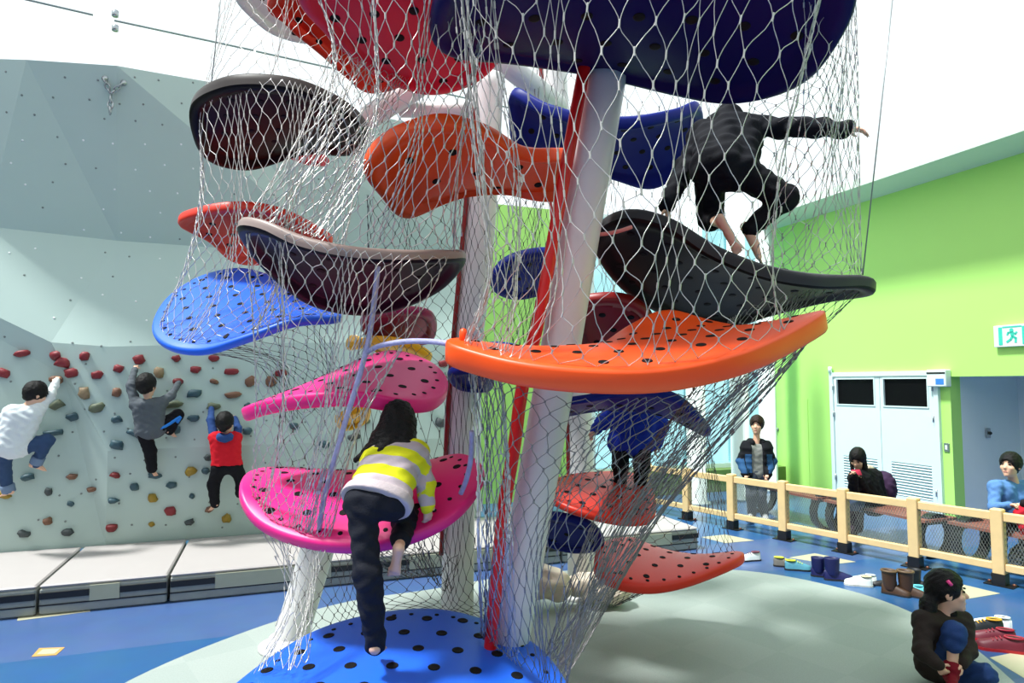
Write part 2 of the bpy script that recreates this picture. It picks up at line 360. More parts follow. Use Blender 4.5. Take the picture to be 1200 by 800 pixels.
# ================================================================== climbing wall, crash mats
W = {}
for k, (x, y, v) in dict(T0=(-260, 62, 7.7), T1=(31, 70, 7.62), T2=(137, 77, 7.5), T3=(240, 95, 7.78), T4=(560, 160, 8.15), T9=(-260, 62, 8.6), M9=(-260, 250, 8.9),
        M0=(-260, 248, 8.0), X=(-16, 265, 8.2), M1=(137, 282, 8.36), M2=(400, 300, 8.46), M3=(560, 308, 8.5),
        C=(60, 401, 7.82), B=(128, 406, 7.82), R1=(300, 402, 7.82), R2=(560, 400, 7.82), D=(75, 440, 7.86),
        K=(126, 528, 7.72), K2=(300, 521, 7.72), K3=(560, 512, 7.72), S0=(-260, 668, 7.92), S1=(124, 640, 7.92), S2=(300, 627, 7.92), S3=(560, 608, 7.92)).items():
    W[k] = atv(x, y, v)
M_wall = mat('grey_green_wall_board', (176, 196, 190), 0.6, var=0.03, scale=1.5)
M_hold = {'red': mat('red_resin', (132, 36, 44), 0.5, bump=0.4, bscale=90), 'brown': mat('brown_resin', (120, 84, 64), 0.6, bump=0.4, bscale=90), 'tan': mat('tan_resin', (140, 120, 92), 0.6, bump=0.4, bscale=90),
          'olive': mat('olive_resin', (96, 104, 82), 0.6, bump=0.4, bscale=90), 'teal': mat('dark_teal_resin', (52, 82, 92), 0.5, bump=0.4, bscale=90), 'yellow': mat('ochre_resin', (150, 124, 36), 0.5, bump=0.4, bscale=90),
          'grey': mat('charcoal_resin', (62, 70, 72), 0.55, bump=0.4, bscale=90), 'darkred': mat('dark_red_resin', (118, 30, 34), 0.5, bump=0.4, bscale=90)}
c = atv(150, 640, 8.2); c[2] = 0
cw = Thing('climbing_wall', 'tall pale grey green faceted climbing wall with bolted resin holds', 'climbing wall', c)
FAC = [('T9', 'T1', 'X', 'M9'), ('T1', 'T2', 'M1', 'X'), ('T2', 'T3', 'M2', 'M1'), ('T3', 'T4', 'M3', 'M2'), ('M0', 'X', 'M1', 'C'), ('M0', 'C', 'D', 'S0'), ('D', 'K', 'S1', 'S0'),
       ('M1', 'B', 'C'), ('M1', 'M2', 'R1', 'B'), ('M2', 'M3', 'R2', 'R1'), ('C', 'B', 'K', 'D'), ('B', 'R1', 'K2', 'K'), ('R1', 'R2', 'K3', 'K2'), ('K', 'K2', 'S2', 'S1'), ('K2', 'K3', 'S3', 'S2')]
TRI = []
for f in FAC:
    P = [W[k] for k in f]; n = len(P)
    V = P + [p+VD*0.05 for p in P]
    F = [(0, 2, 1)] if n == 3 else [(0, 2, 1), (0, 3, 2)]
    if n == 4 and f == ('M0', 'X', 'M1', 'C'): F = [(0, 3, 1), (1, 3, 2)]
    for q in F: TRI.append([np.array(V[i]) for i in q])
    F = F + [tuple(i+n for i in q[::-1]) for q in F] + [(i, (i+1) % n, (i+1) % n+n, i+n) for i in range(n)]
    cw.part('panel', V, F, M_wall, False)
E = [W[k] for k in ('T4', 'M3', 'R2', 'K3', 'S3')]
cw.part('end_panel', *slab(E + [W['S3']+VD*1.2, W['T4']+VD*1.2-VD*0.0], UD*0.04), M_wall, False)
def on_wall(px, py):                     # where a line of sight meets the wall, with the facet's normal
    r = ray(px, py); best = None
    for a, b, c_ in TRI:
        n = np.cross(b-a, c_-a); n /= np.linalg.norm(n); dn = r @ n
        if abs(dn) < 1e-6: continue
        t = ((a-O0) @ n)/dn; p = O0+r*t
        i1 = np.cross(b-a, p-a) @ n; i2 = np.cross(c_-b, p-b) @ n; i3 = np.cross(a-c_, p-c_) @ n
        if (min(i1, i2, i3) > -1e-6) and (best is None or t < best[0]): best = (t, p, n if dn < 0 else -n)
    return (None, None) if best is None else (best[1], best[2])
def blobby(p, n, w, h, dep, seed):
    r_ = random.Random(seed); x = np.cross(ZD, n); x /= np.linalg.norm(x); y = np.cross(n, x)
    ro = r_.uniform(-0.4, 0.4); x, y = x*math.cos(ro)+y*math.sin(ro), y*math.cos(ro)-x*math.sin(ro)
    N = 10; V, F = [], []
    ph = [r_.uniform(0.8, 1.2) for _ in range(N)]; top = r_.uniform(0.1, 0.5)
    for s, q in ((1, -0.01), (1.0, 0.35), (0.85, 0.75), (0.5, 1.0)):
        for k in range(N):
            t = 2*math.pi*k/N; rr = s*ph[k]
            ex = abs(math.cos(t))**0.8*math.copysign(1, math.cos(t)); ey = abs(math.sin(t))**0.8*math.copysign(1, math.sin(t))
            V.append(p + x*ex*w*rr + y*(ey*h*rr + (1-s)*h*top) + n*dep*q)
    V.append(p+n*dep*1.05+y*h*top*0.6)
    for i in range(3):
        for k in range(N): F.append((i*N+k, i*N+(k+1) % N, i*N+N+(k+1) % N, i*N+N+k))
    for k in range(N): F.append((3*N+k, 3*N+(k+1) % N, 4*N))
    return V, F
HOLDS = """26 414 red 8 4;3 437 red 7 6;67 416 red 8 6;73 425 red 8 6;100 417 red 5 6;83 437 red 7 5;114 439 red 6 5;139 432 red 6 5;163 421 red 6 6;207 420 red 5 4;251 420 red 6 4;229 433 red 6 4;271 435 red 8 4;208 447 darkred 6 4
66 445 brown 7 5;99 460 tan 6 7;137 460 brown 5 6;186 437 tan 5 7;251 447 brown 5 3;273 463 brown 9 4;294 447 brown 6 6;318 447 brown 6 7;67 474 olive 8 5;113 478 olive 8 6;203 474 olive 10 4;250 476 olive 7 4;86 488 teal 7 5;62 507 teal 10 4;43 493 teal 4 5
228 461 teal 8 5;137 491 teal 6 4;157 507 teal 8 4;137 521 teal 8 5;227 490 teal 6 4;206 504 teal 5 5;290 505 teal 5 4;181 557 teal 7 3;33 559 teal 7 4;57 576 grey 4 5;83 590 teal 4 3;133 586 teal 6 3;158 570 teal 5 4;202 568 teal 6 4;225 581 teal 3 3;243 536 grey 4 4;241 551 teal 5 4;290 475 teal 4 3;287 593 grey 4 3
85 558 brown 6 3;135 556 darkred 6 3;109 573 brown 5 3;200 598 red 6 5;246 596 brown 5 3;224 552 yellow 6 5;179 583 yellow 5 5;5 579 yellow 7 4;178 614 yellow 3 3;266 607 yellow 5 5;56 610 brown 5 4;28 625 grey 6 4;80 623 grey 6 4;131 618 darkred 6 5;222 611 grey 5 3;202 600 darkred 4 3
519 426 red 5 4;523 443 brown 6 3;517 495 grey 7 5;427 493 olive 6 4;414 512 grey 7 4;330 437 red 7 4;352 470 brown 7 4;345 500 teal 6 4;380 520 teal 6 4;468 505 teal 5 4;325 560 yellow 5 4;500 470 brown 5 4""".replace('\n', ';')
LAB = {'red': 'red resin hold', 'darkred': 'dark red resin hold', 'brown': 'brown resin hold', 'tan': 'tan resin hold', 'olive': 'olive green resin hold', 'teal': 'dark teal resin hold', 'yellow': 'ochre yellow resin hold', 'grey': 'charcoal resin hold'}
for k, h in enumerate(HOLDS.split(';')):
    x, y, c_, w, hh = h.split(); p, n = on_wall(float(x), float(y))
    if p is None: continue
    s = p[1]/FPX; dep = 0.055 if float(w) > 4 else 0.035
    cw.part('climbing_hold', *blobby(p, n, float(w)*s, float(hh)*s, dep, k), M_hold[c_], True, LAB[c_])
# bolt sockets: pale and dark dots in rows over the facets
VV, FF = [], []; VD2, FD2 = [], []
br = random.Random(3)
for y in range(84, 620, 26):
    for x in range(-8, 560, 36):
        jx, jy = x+br.uniform(-6, 6)+(18 if (y//26) % 2 else 0), y+br.uniform(-5, 5)+x*0.05
        p, n = on_wall(jx, jy)
        if p is None or br.random() < 0.25: continue
        a = lathe([(0.011, -0.002), (0.011, 0.004), (0.006, 0.006)], p, 6, n)
        T_ = (VV, FF) if (y < 390 and y > 150 and br.random() < 0.7) else (VD2, FD2)
        m_ = len(T_[0]); T_[0].extend(a[0]); T_[1].extend([tuple(i+m_ for i in q) for q in a[1]])
cw.part('bolt_socket', VV, FF, mat('bright_bolt', (236, 240, 240), 0.3, 0.2), False, 'bright metal bolt sockets', 'stuff')
cw.part('bolt_socket', VD2, FD2, mat('dull_bolt', (118, 128, 126), 0.5), False, 'dull grey bolt sockets', 'stuff')
# anchor chain near the top corner
def ring(c, n, x, rx, ry, r):
    c = np.asarray(c); y = np.cross(n, x); return tube([c+x*rx*math.cos(t)+y*ry*math.sin(t) for t in np.linspace(0, 2*math.pi, 11)[:-1]], r, 5, closed=True)
A1, n1 = on_wall(123, 92); A2, n2 = on_wall(145, 97); Jn = on_wall(132, 110)[0]+n1*0.05
lk = []
for A in (A1, A2):
    A = A+n1*0.03
    for i in range(3):
        d = Jn-A; c_ = A+d*(i+0.5)/3; dn = d/np.linalg.norm(d); lk.append(ring(c_, n1 if i % 2 else np.cross(n1, dn), dn, np.linalg.norm(d)/5, 0.022, 0.008))
for i in range(3): lk.append(ring(Jn-ZD*(0.05+0.06*i), n1 if i % 2 else UD, ZD, 0.042, 0.028, 0.009))
for A in (A1, A2): lk.append(lathe([(0.03, 0), (0.03, 0.01), (0.012, 0.012), (0.012, 0.05)], A, 8, n1))
cw.part('anchor_chain', *join(*lk), M_steel, True, 'steel anchor chain')

# crash mats along the foot of the wall
M_mtop = mat('mat_vinyl_top', (180, 173, 171), 0.45, var=0.03); M_mside = mat('mat_vinyl_side', (146, 150, 144), 0.4, var=0.15, scale=12, bump=0.3, bscale=18); M_mpan = mat('mat_side_panel', (170, 172, 150), 0.5, var=0.1)
uu = [-6.2] + [uv(atz(x, y, 0))[0] for x, y in ((49, 716), (200, 700))]
uu = uu + [uu[-1]+1.74, uu[-1]+3.48]; uend = uv(atz(811, 640, 0))[0]
uu = uu[:4] + [uend-1.74*1, uend] if uend-1.74-uu[3] > 0.5 else uu[:4]+[uend]
labs = ['grey crash mat at the far left edge under the man in white', 'grey crash mat under the boy in grey, second from left', 'grey crash mat under the boy in red, left of the white slanted leg', 'grey crash mat behind the climbing tower', 'grey crash mat with white top, rightmost, seen through the net by the fence']
for i in range(len(uu)-1):
    a, b = uu[i]+0.012, uu[i+1]-0.012; v0, v1, zt = 6.52, 7.9, 0.25
    t = Thing('crash_mat', labs[min(i, 4)] if i < len(uu)-2 else labs[4], 'crash mat', room((a+b)/2, (v0+v1)/2, 0), 'crash mats along the climbing wall')
    t.part('mat_core', *obox(room((a+b)/2, (v0+v1)/2, 0.112), UD, VD, ZD, (b-a)/2, (v1-v0)/2, 0.11, 0.015), M_mside, False)
    t.part('mat_top', *obox(room((a+b)/2, (v0+v1)/2, 0.236), UD, VD, ZD, (b-a)/2, (v1-v0)/2, 0.014, 0.012), M_mtop, False, 'pale vinyl top')
    pa, pb = a+0.36, b-0.36
    if pb > pa: t.part('side_panel', *rbox(pa, pb, v0-0.012, v0+0.01, 0.09, 0.215), M_mpan, False, 'olive grey panel')
    for s0, s1 in ((a, a+0.36), (b-0.36, b)): t.part('strap', *rbox(s0+0.004, s1-0.004, v0-0.016, v0+0.01, 0.135, 0.185), M_blackp, False, 'black hook and loop strap')
    t.part('seam', *rbox(a, b, v0-0.006, v0+0.005, 0.078, 0.088), M_blackp, False)

# ================================================================== wooden fence
M_wood = mat('pale_pine', (228, 196, 142), 0.5, var=0.12, scale=9); M_woodend = mat('pine_end_grain', (206, 160, 96), 0.55, var=0.15, scale=20)
fp0, fp1 = np.array((4.63, 6.36, 0)), np.array((2.93, 8.75, 0)); fd = fp1-fp0; step = 0.745; fd /= np.linalg.norm(fd); fn = np.array((-fd[1], fd[0], 0))
fc = Thing('wooden_fence', 'low pale pine fence with netting between the floor mat and the benches', 'fence', fp0)
NP = range(-2, 7)
for i in NP:
    c = fp0+fd*step*i
    po = fc.part('post', *obox(c+ZD*0.40, fd, fn, ZD, 0.05, 0.05, 0.315, 0.008), M_wood, False)
    fo = fc.part('foot_bracket', *join(obox(c+ZD*0.06, fd, fn, ZD, 0.056, 0.056, 0.055), obox(c+ZD*0.006, fd, fn, ZD, 0.12, 0.07, 0.005)), M_blackp, False, 'black metal foot')
    for s in (-1, 1): fc.part('bolt', *lathe([(0.016, 0.01), (0.016, 0.024), (0.008, 0.03)], c+fd*s*0.1-fn*0.03, 8), mat('copper_bolt', (130, 84, 66), 0.4, 0.5), parent=fo)
    if i < 6:
        m = c+fd*step/2
        fc.part('top_rail', *obox(m+ZD*0.645, fd, fn, ZD, step/2-0.05, 0.03, 0.04, 0.006), M_wood, False)
        fc.part('bottom_rail', *obox(m+ZD*0.175, fd, fn, ZD, step/2-0.05, 0.03, 0.035, 0.006), M_wood, False)
        nv = []
        for k in range(24):
            s = -step/2+0.06+(step-0.12)*k/23
            for sg_ in (-1, 1):
                e = s+sg_*0.2; e = max(-step/2+0.05, min(step/2-0.05, e)); hz = 0.21+0.4*abs(e-s)/0.2
                nv.append(tube([m+fd*s+ZD*0.21, m+fd*e+ZD*hz], 0.0016, 3, False))
                nv.append(tube([m+fd*s+ZD*0.605, m+fd*e+ZD*(0.815-hz)], 0.0016, 3, False))
        fc.part('fence_netting', *join(*nv), mat('grey_mesh_cord', (120, 124, 120), 0.6), False, 'fine grey netting', 'stuff')

# ================================================================== benches behind the fence
M_slat = mat('red_brown_slat', (150, 92, 78), 0.5, var=0.15, scale=8)
for (v0, v1, lab) in ((6.75, 8.15, 'slatted bench with black loop arms, farthest, beside the standing man'), (5.25, 6.65, 'slatted bench with black loop arms under the seated woman'), (3.85, 5.15, 'slatted bench with black loop arms under the seated man in blue')):
    t = Thing('slatted_bench', lab, 'bench', room(6.9, (v0+v1)/2, 0), 'benches behind the fence')
    ub = 6.66 if v0 > 4 else 6.86
    for i in range(6):
        u = ub+0.085*i
        t.part('slat', *rbox(u, u+0.07, v0, v1, 0.40, 0.43), M_slat, False)
    for v in (v0+0.08, v1-0.08):
        P = [room(ub+.24+0.23*math.cos(a), v, 0.235+0.225*math.sin(a)) for a in np.linspace(0, 2*math.pi, 25)[:-1]]
        V, F = [], []
        for p in P:
            rd = p-room(ub+.24, v, 0.235); rd /= np.linalg.norm(rd)
            V += [p-rd*0.02-VD*0.05, p+rd*0.02-VD*0.05, p+rd*0.02+VD*0.05, p-rd*0.02+VD*0.05]
        for k in range(24):
            for q in range(4): F.append((k*4+q, k*4+(q+1) % 4, ((k+1) % 24)*4+(q+1) % 4, ((k+1) % 24)*4+q))
        t.part('arm_loop', V, F, mat('black_cast_iron', (34, 38, 42), 0.3, 0.3), False)
        t.part('support_rail', *rbox(ub, ub+.5, v-0.025, v+0.025, 0.36, 0.40), M_blackp, False)
# ================================================================== climbing tower: columns, platforms
def plastic(name, rgb): return mat(name, rgb, 0.4, var=0.06, scale=2.5, bump=0.05, bscale=250, spec=0.45 if sum(rgb) > 200 else 0.12)
C_ = {'orange': plastic('orange_plastic', (250, 84, 22)), 'red': plastic('red_orange_plastic', (226, 50, 28)), 'blue': plastic('blue_plastic', (32, 100, 226)), 'deepnavy': plastic('deep_navy_plastic', (20, 18, 78)), 'navy': plastic('navy_plastic', (24, 36, 120)),
      'pink': plastic('pink_plastic', (240, 38, 132)), 'crimson': plastic('crimson_plastic', (205, 20, 60)), 'black': plastic('black_brown_plastic', (21, 16, 16)), 'purple': plastic('dark_plum_plastic', (26, 20, 30)),
      'maroon': plastic('magenta_maroon_plastic', (150, 24, 78)), 'darkred': plastic('dark_red_plastic', (150, 28, 26)), 'yellow': plastic('yellow_plastic', (246, 178, 20)), 'grey': plastic('pale_grey_plastic', (190, 198, 194))}
M_hole = mat('shaded_hole_plug', (16, 14, 16), 0.7, spec=0.2)  # solid dark plugs stand in for the shade inside open holes
HM = {}
def hole_mesh(r, h):
    k = (round(r, 4), round(h, 3))
    if k not in HM:
        HM[k] = mesh('hole', *lathe([(r*0.75, -h/2-0.004), (r, -h/2-0.003), (r, h/2+0.002), (r*0.9, h/2+0.004), (r*0.6, h/2+0.001)], (0, 0, 0), 12), M_hole)
    return HM[k]
PL = {}
def platform(key, label, color, pts, th=0.07, bulge=0.0, sp=0.19, hr=0.024, eyelets=False, holes=True, lip=0.05, lit_rim=None):
    R = cat_rom([at(*p) for p in pts], 24, True)
    L = np.r_[0, np.cumsum(np.linalg.norm(np.diff(np.r_[R, R[:1]], axis=0), axis=1))]; N = 96
    s = np.linspace(0, L[-1], N+1)[:-1]
    R = np.stack([np.interp(s, L, np.r_[R[:, i], R[:1, i]]) for i in range(3)], 1)
    A = np.fft.fft(R, axis=0)/N; kk = np.fft.fftfreq(N, 1/N); A[np.abs(kk) > 20] = 0
    th_ = 2*math.pi*np.arange(N)/N; Ex = np.exp(1j*np.outer(th_, kk))
    def X(t): return (Ex @ (A*(t**np.abs(kk))[:, None])).real
    rim = X(1.0); c0 = rim.mean(0)
    na = np.cross(rim-c0, np.roll(rim, -1, 0)-c0).sum(0); na /= np.linalg.norm(na)
    if na[2] < 0: na = -na; flip = True
    else: flip = False
    ts = [0.0, 0.1, 0.2, 0.3, 0.4, 0.5, 0.6, 0.7, 0.8, 0.88, 0.94, 1.0]
    G = np.array([X(t) + na*bulge*(1-t*t) for t in ts])
    dT = np.gradient(G, axis=0); dA = np.roll(G, -1, 1)-np.roll(G, 1, 1)
    Nn = np.cross(dT, dA); Nn[0] = na
    Nn /= np.linalg.norm(Nn, axis=2)[:, :, None]+1e-12
    Nn[(Nn @ na) < 0] *= -1; Nn[0] = Nn[1].mean(0)/np.linalg.norm(Nn[1].mean(0))
    size = 0.5*math.sqrt(np.linalg.norm(np.cross(rim-c0, np.roll(rim, -1, 0)-c0).sum(0))/2)
    nr = Nn[-1]; out = G[-1]-G[-3]; out -= nr*(out*nr).sum(1)[:, None]; out /= np.linalg.norm(out, axis=1)[:, None]+1e-12
    nr = nr*0.6+na*0.4; nr /= np.linalg.norm(nr, axis=1)[:, None]
    rings = [G[i] for i in range(len(ts))]; rings[-1] = G[-1]
    b = min(0.018, th*0.3)
    rings[-1] = G[-1]-nr*0.002
    for o_, d_ in ((b*0.7, -b*0.35), (b, -b), (b, -th*0.5), (b*0.9, -th+b), (b*0.4, -th+b*0.3), (-b*0.4, -th), (-lip, -th)):
        rings.append(G[-1]+out*o_+nr*d_)
    under = th*0.62
    for i in range(len(ts)-2, -1, -1):
        t = ts[i]; rings.append(G[i]*1.0 - Nn[i]*under - (out*lip*0.6 if t > 0.85 else 0))
    V = np.concatenate(rings); F = []; m = len(rings)
    for i in range(m-1):
        for k in range(N):
            k2 = (k+1) % N; q = (i*N+k, i*N+k2, i*N+N+k2, i*N+N+k); F.append(q[::-1] if not flip else q)
    # the two poles are welded rings of zero size
    c = c0
    EF = F[len(ts)*N-2*N:(len(ts)+3)*N]; F = F if lit_rim is None else F[:len(ts)*N-2*N]+F[(len(ts)+3)*N:]
    o = tag(obj('climbing_platform', mesh('climbing_platform', V, F, C_[color], True, origin=c), loc=c), label, 'platform')
    if lit_rim:  # sunlight on the dark rim is put into its colour as a paler band
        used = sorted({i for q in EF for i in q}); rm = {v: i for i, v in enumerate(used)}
        tag(obj('lit_rim', mesh('lit_rim', V[used], [tuple(rm[i] for i in q) for q in EF], plastic(lit_rim[0], lit_rim[1]), True, origin=c), o), lit_rim[2])
    PL[key] = dict(o=o, G=G, N=Nn, ts=ts, rim=G[-1], out=out, nr=nr, th=th, c=c)
    if holes:
        e1 = np.array((1.0, 0, 0)); e1 = e1-na*(e1 @ na); e1 /= np.linalg.norm(e1); e2 = np.cross(na, e1)
        fl = G[1:10].reshape(-1, 3); fn_ = Nn[1:10].reshape(-1, 3); a = (fl-c0) @ e1; b2 = (fl-c0) @ e2
        ra = (rim-c0) @ e1; rb = (rim-c0) @ e2; hm = hole_mesh(hr, th*0.62)
        na_, nb = int(np.ptp(ra)/sp)+2, int(np.ptp(rb)/sp)+2
        for j in range(-nb, nb+1):
            for i in range(-na_, na_+1):
                pa, pb = (i+(0.5 if j % 2 else 0))*sp, j*sp*0.87
                d2 = (a-pa)**2+(b2-pb)**2; q = int(d2.argmin())
                if d2[q] > (sp*0.35)**2: continue
                if min((ra-pa)**2+(rb-pb)**2) < (hr*2.6)**2: continue
                h = obj('hole', hm, o); nv = Vector(fn_[q])
                dp = np.array((pa, pb)); off = e1*(pa-a[q])+e2*(pb-b2[q]); off = off-fn_[q]*(off @ fn_[q])
                h.location = (fl[q]+off-fn_[q]*under*0.5-c).tolist(); h.rotation_euler = nv.to_track_quat('Z', 'Y').to_euler()
    if eyelets:
        EV = []
        seg = np.linalg.norm(np.roll(rim, -1, 0)-rim, axis=1); cu = np.cumsum(seg); nx = 0
        for k in range(N):
            if cu[k] >= nx:
                nx += 0.13; p = G[-3][k]*0.6+G[-2][k]*0.4; EV.append(lathe([(0.013, -0.01), (0.013, 0.003), (0.008, 0.004)], p, 7, Nn[-2][k]))
        tag(obj('eyelets', mesh('eyelets', *join(*EV), M_hole, True, origin=c), o), 'dark eyelets along the rim', None, None, 'stuff')
    return o

platform('blue_top', 'huge navy blue platform seen from below at the top centre', 'deepnavy', [(508, 22, 2.9), (530, 50, 3.1), (600, 58, 3.3), (700, 74, 3.5), (800, 98, 3.5), (862, 106, 3.4), (925, 90, 3.2), (970, 52, 2.9), (998, -30, 2.6), (930, -130, 2.35), (780, -150, 2.3), (620, -110, 2.35), (530, -40, 2.55)], 0.08, 0, 0.24, 0.028)
platform('pink_top', 'crimson platform seen from below at the top, left of the huge navy one', 'crimson', [(350, -20, 3.0), (385, 30, 3.3), (430, 70, 3.6), (470, 92, 3.75), (512, 100, 3.8), (560, 84, 3.7), (590, 45, 3.5), (590, -10, 3.2), (560, -90, 2.8), (470, -130, 2.65), (390, -90, 2.75)], 0.07, 0, 0.2, 0.026)
platform('orange_top', 'red orange platform at the top, half hidden behind the crimson one', 'red', [(318, 2, 4.3), (338, 25, 4.4), (375, 54, 4.6), (410, 86, 4.8), (435, 102, 4.9), (475, 90, 4.8), (500, 40, 4.5), (470, -40, 4.1), (400, -80, 3.9), (340, -40, 4.0)], 0.07)
platform('grey_top', 'pale grey platform in the top left, behind the red orange one', 'grey', [(276, -12, 5.4), (300, 22, 5.6), (330, 40, 5.8), (368, 47, 5.9), (420, 40, 5.9), (430, -20, 5.5), (370, -80, 5.2), (300, -60, 5.2)], 0.06)
platform('black_left', 'black platform with a grey rim at upper left, underside tilted to view', 'black', [(228, 148, 4.4), (231, 112, 4.2), (262, 91, 4.0), (310, 87, 3.95), (360, 96, 4.0), (410, 122, 4.2), (430, 150, 4.5), (410, 168, 4.8), (365, 165, 4.95), (335, 172, 4.95), (290, 186, 4.9), (247, 176, 4.7)], 0.10, lit_rim=('lit_grey_rim', (66, 60, 58), 'grey rolled edging'))
platform('orange_mid', 'bright orange wavy platform at upper centre, underside curved like a saddle', 'orange', [(428, 190, 3.4), (446, 160, 3.3), (485, 140, 3.25), (525, 134, 3.25), (570, 147, 3.35), (615, 171, 3.5), (668, 177, 3.7), (672, 218, 4.0), (640, 224, 4.0), (580, 208, 3.95), (520, 222, 3.9), (472, 243, 3.8), (447, 218, 3.6)], 0.085, 0, 0.24)
platform('blue_mid', 'blue curved platform behind the main white column and the crouching boy', 'navy', [(603, 106, 4.7), (640, 120, 4.5), (690, 134, 4.4), (740, 136, 4.4), (790, 127, 4.5), (816, 121, 4.7), (812, 165, 5.1), (770, 211, 5.3), (720, 200, 5.3), (660, 181, 5.2), (608, 176, 5.0)], 0.09)
platform('black_right', 'large black platform under the crouching boy at right', 'black', [(700, 282, 4.0), (711, 255, 3.75), (745, 245, 3.6), (790, 257, 3.55), (840, 287, 3.55), (900, 311, 3.6), (960, 321, 3.65), (1010, 322, 3.8), (1020, 331, 3.95), (965, 341, 4.4), (900, 358, 4.7), (845, 374, 4.8), (790, 362, 4.7), (735, 330, 4.4)], 0.085, 0, 0.22, lit_rim=('lit_charcoal_rim', (62, 62, 64), 'charcoal rolled edging'))
platform('orange_front', 'large bright orange saddle platform, nearest, at right of centre', 'orange', [(527, 399, 2.75), (560, 411, 2.65), (620, 424, 2.55), (700, 431, 2.5), (780, 429, 2.5), (860, 412, 2.55), (920, 388, 2.7), (961, 364, 2.9), (945, 368, 3.15), (900, 384, 3.4), (840, 376, 3.5), (782, 363, 3.5), (735, 382, 3.45), (690, 412, 3.4), (640, 428, 3.3), (590, 414, 3.15), (545, 396, 2.95)], 0.105, 0.0, 0.17, 0.022)
platform('red_left', 'red orange platform at far left below the black one', 'red', [(213, 254, 4.9), (235, 242, 4.75), (280, 236, 4.7), (325, 242, 4.75), (365, 260, 4.9), (388, 278, 5.1), (350, 284, 5.4), (310, 300, 5.5), (275, 298, 5.4), (250, 275, 5.2)], 0.08)
platform('purple_left', 'dark plum platform with a pale rim, at left above the magenta ones', 'purple', [(286, 256, 3.2), (312, 258, 3.1), (355, 276, 3.05), (410, 288, 3.05), (470, 292, 3.15), (520, 292, 3.35), (541, 296, 3.6), (515, 328, 3.95), (470, 350, 4.1), (420, 358, 4.05), (365, 346, 3.85), (320, 312, 3.6), (293, 276, 3.4)], 0.07, 0, 0.2, lit_rim=('lit_taupe_rim', (150, 130, 124), 'taupe rolled edging'))
platform('blue_left', 'bright blue platform tilted to view at far left', 'blue', [(181, 378, 4.3), (194, 400, 4.1), (235, 407, 4.0), (290, 391, 3.95), (345, 372, 4.0), (398, 367, 4.2), (365, 350, 4.5), (330, 328, 4.9), (285, 314, 5.0), (240, 321, 5.0), (200, 345, 4.7)], 0.06, 0.0, 0.19, 0.022, True)
platform('maroon_back', 'small dark magenta platform deep in the tower, above the yellow one', 'maroon', [(425, 370, 5.0), (440, 362, 4.9), (475, 358, 4.9), (503, 363, 5), (509, 380, 5.3), (500, 396, 5.5), (460, 396, 5.5), (432, 388, 5.3)], 0.06, holes=False)
platform('crimson_sliver', 'crimson platform sliver showing under the right end of the left black platform', 'crimson', [(336, 176, 5.5), (352, 170, 5.4), (376, 178, 5.4), (384, 188, 5.6), (360, 187, 5.8)], 0.05, holes=False)
platform('yellow_back', 'yellow platform sliver behind the tilted magenta platform', 'yellow', [(410, 400, 5.1), (440, 393, 5.0), (480, 398, 5.0), (505, 414, 5.2), (480, 418, 5.5), (440, 402, 5.6), (415, 392, 5.5)], 0.07, holes=False)
platform('yellow_low', 'small yellow platform low behind the net, left of the girl', 'yellow', [(395, 485, 5.1), (410, 478, 5.0), (428, 472, 5.1), (428, 486, 5.4), (412, 496, 5.4), (398, 496, 5.3)], 0.06, holes=False)
platform('pink_mid', 'magenta platform above the girl, sunlit strip along its far edge', 'pink', [(287, 476, 3.7), (310, 468, 3.55), (360, 460, 3.45), (420, 458, 3.4), (472, 466, 3.48), (510, 464, 3.7), (522, 445, 3.95), (505, 424, 4.2), (465, 410, 4.35), (430, 416, 4.3), (395, 432, 4.2), (345, 455, 4.05)], 0.085, 0.04, 0.2, 0.024, True)
platform('pink_low', 'large magenta platform the girl is climbing onto', 'pink', [(285, 569, 3.6), (297, 600, 3.45), (335, 622, 3.35), (395, 634, 3.3), (460, 629, 3.3), (515, 607, 3.35), (550, 577, 3.5), (562, 545, 3.7), (535, 531, 4.0), (490, 542, 4.2), (440, 553, 4.3), (380, 549, 4.3), (325, 546, 4.2), (295, 551, 3.95)], 0.075, 0.03, 0.19, 0.024, True)
platform('blue_bottom', 'large bright blue domed platform lowest in front, under the girl', 'blue', [(255, 830, 2.9), (300, 782, 3.3), (370, 738, 3.7), (440, 718, 3.85), (510, 713, 3.9), (575, 728, 3.8), (635, 762, 3.5), (675, 830, 3.1), (670, 920, 2.6), (600, 980, 2.35), (480, 1000, 2.25), (350, 960, 2.35), (270, 890, 2.6)], 0.08, 0.05, 0.2, 0.03, True)
platform('navy_arch', 'dark blue arched platform over the child in the blue jacket', 'navy', [(655, 468, 4.0), (690, 461, 3.9), (740, 453, 3.85), (790, 460, 3.9), (825, 490, 4.1), (828, 503, 4.3), (785, 480, 4.6), (730, 470, 4.7), (680, 476, 4.6), (657, 480, 4.3)], 0.05)
platform('red_low', 'red orange platform under the child in the blue jacket', 'red', [(641, 572, 4.6), (660, 588, 4.4), (700, 601, 4.3), (740, 607, 4.3), (765, 600, 4.4), (762, 570, 4.8), (740, 553, 5.1), (700, 552, 5.2), (660, 557, 5.0)], 0.06, 0.02, 0.18, 0.022, True)
platform('red_right', 'sunlit red orange platform with an upturned tip, low at right above the rubber mat', 'red', [(700, 662, 4.6), (722, 678, 4.5), (765, 684, 4.5), (815, 673, 4.6), (866, 651, 4.8), (860, 645, 5.0), (820, 650, 5.2), (775, 642, 5.3), (740, 629, 5.3), (708, 636, 5.0)], 0.075, 0.0, 0.18, 0.022, True)
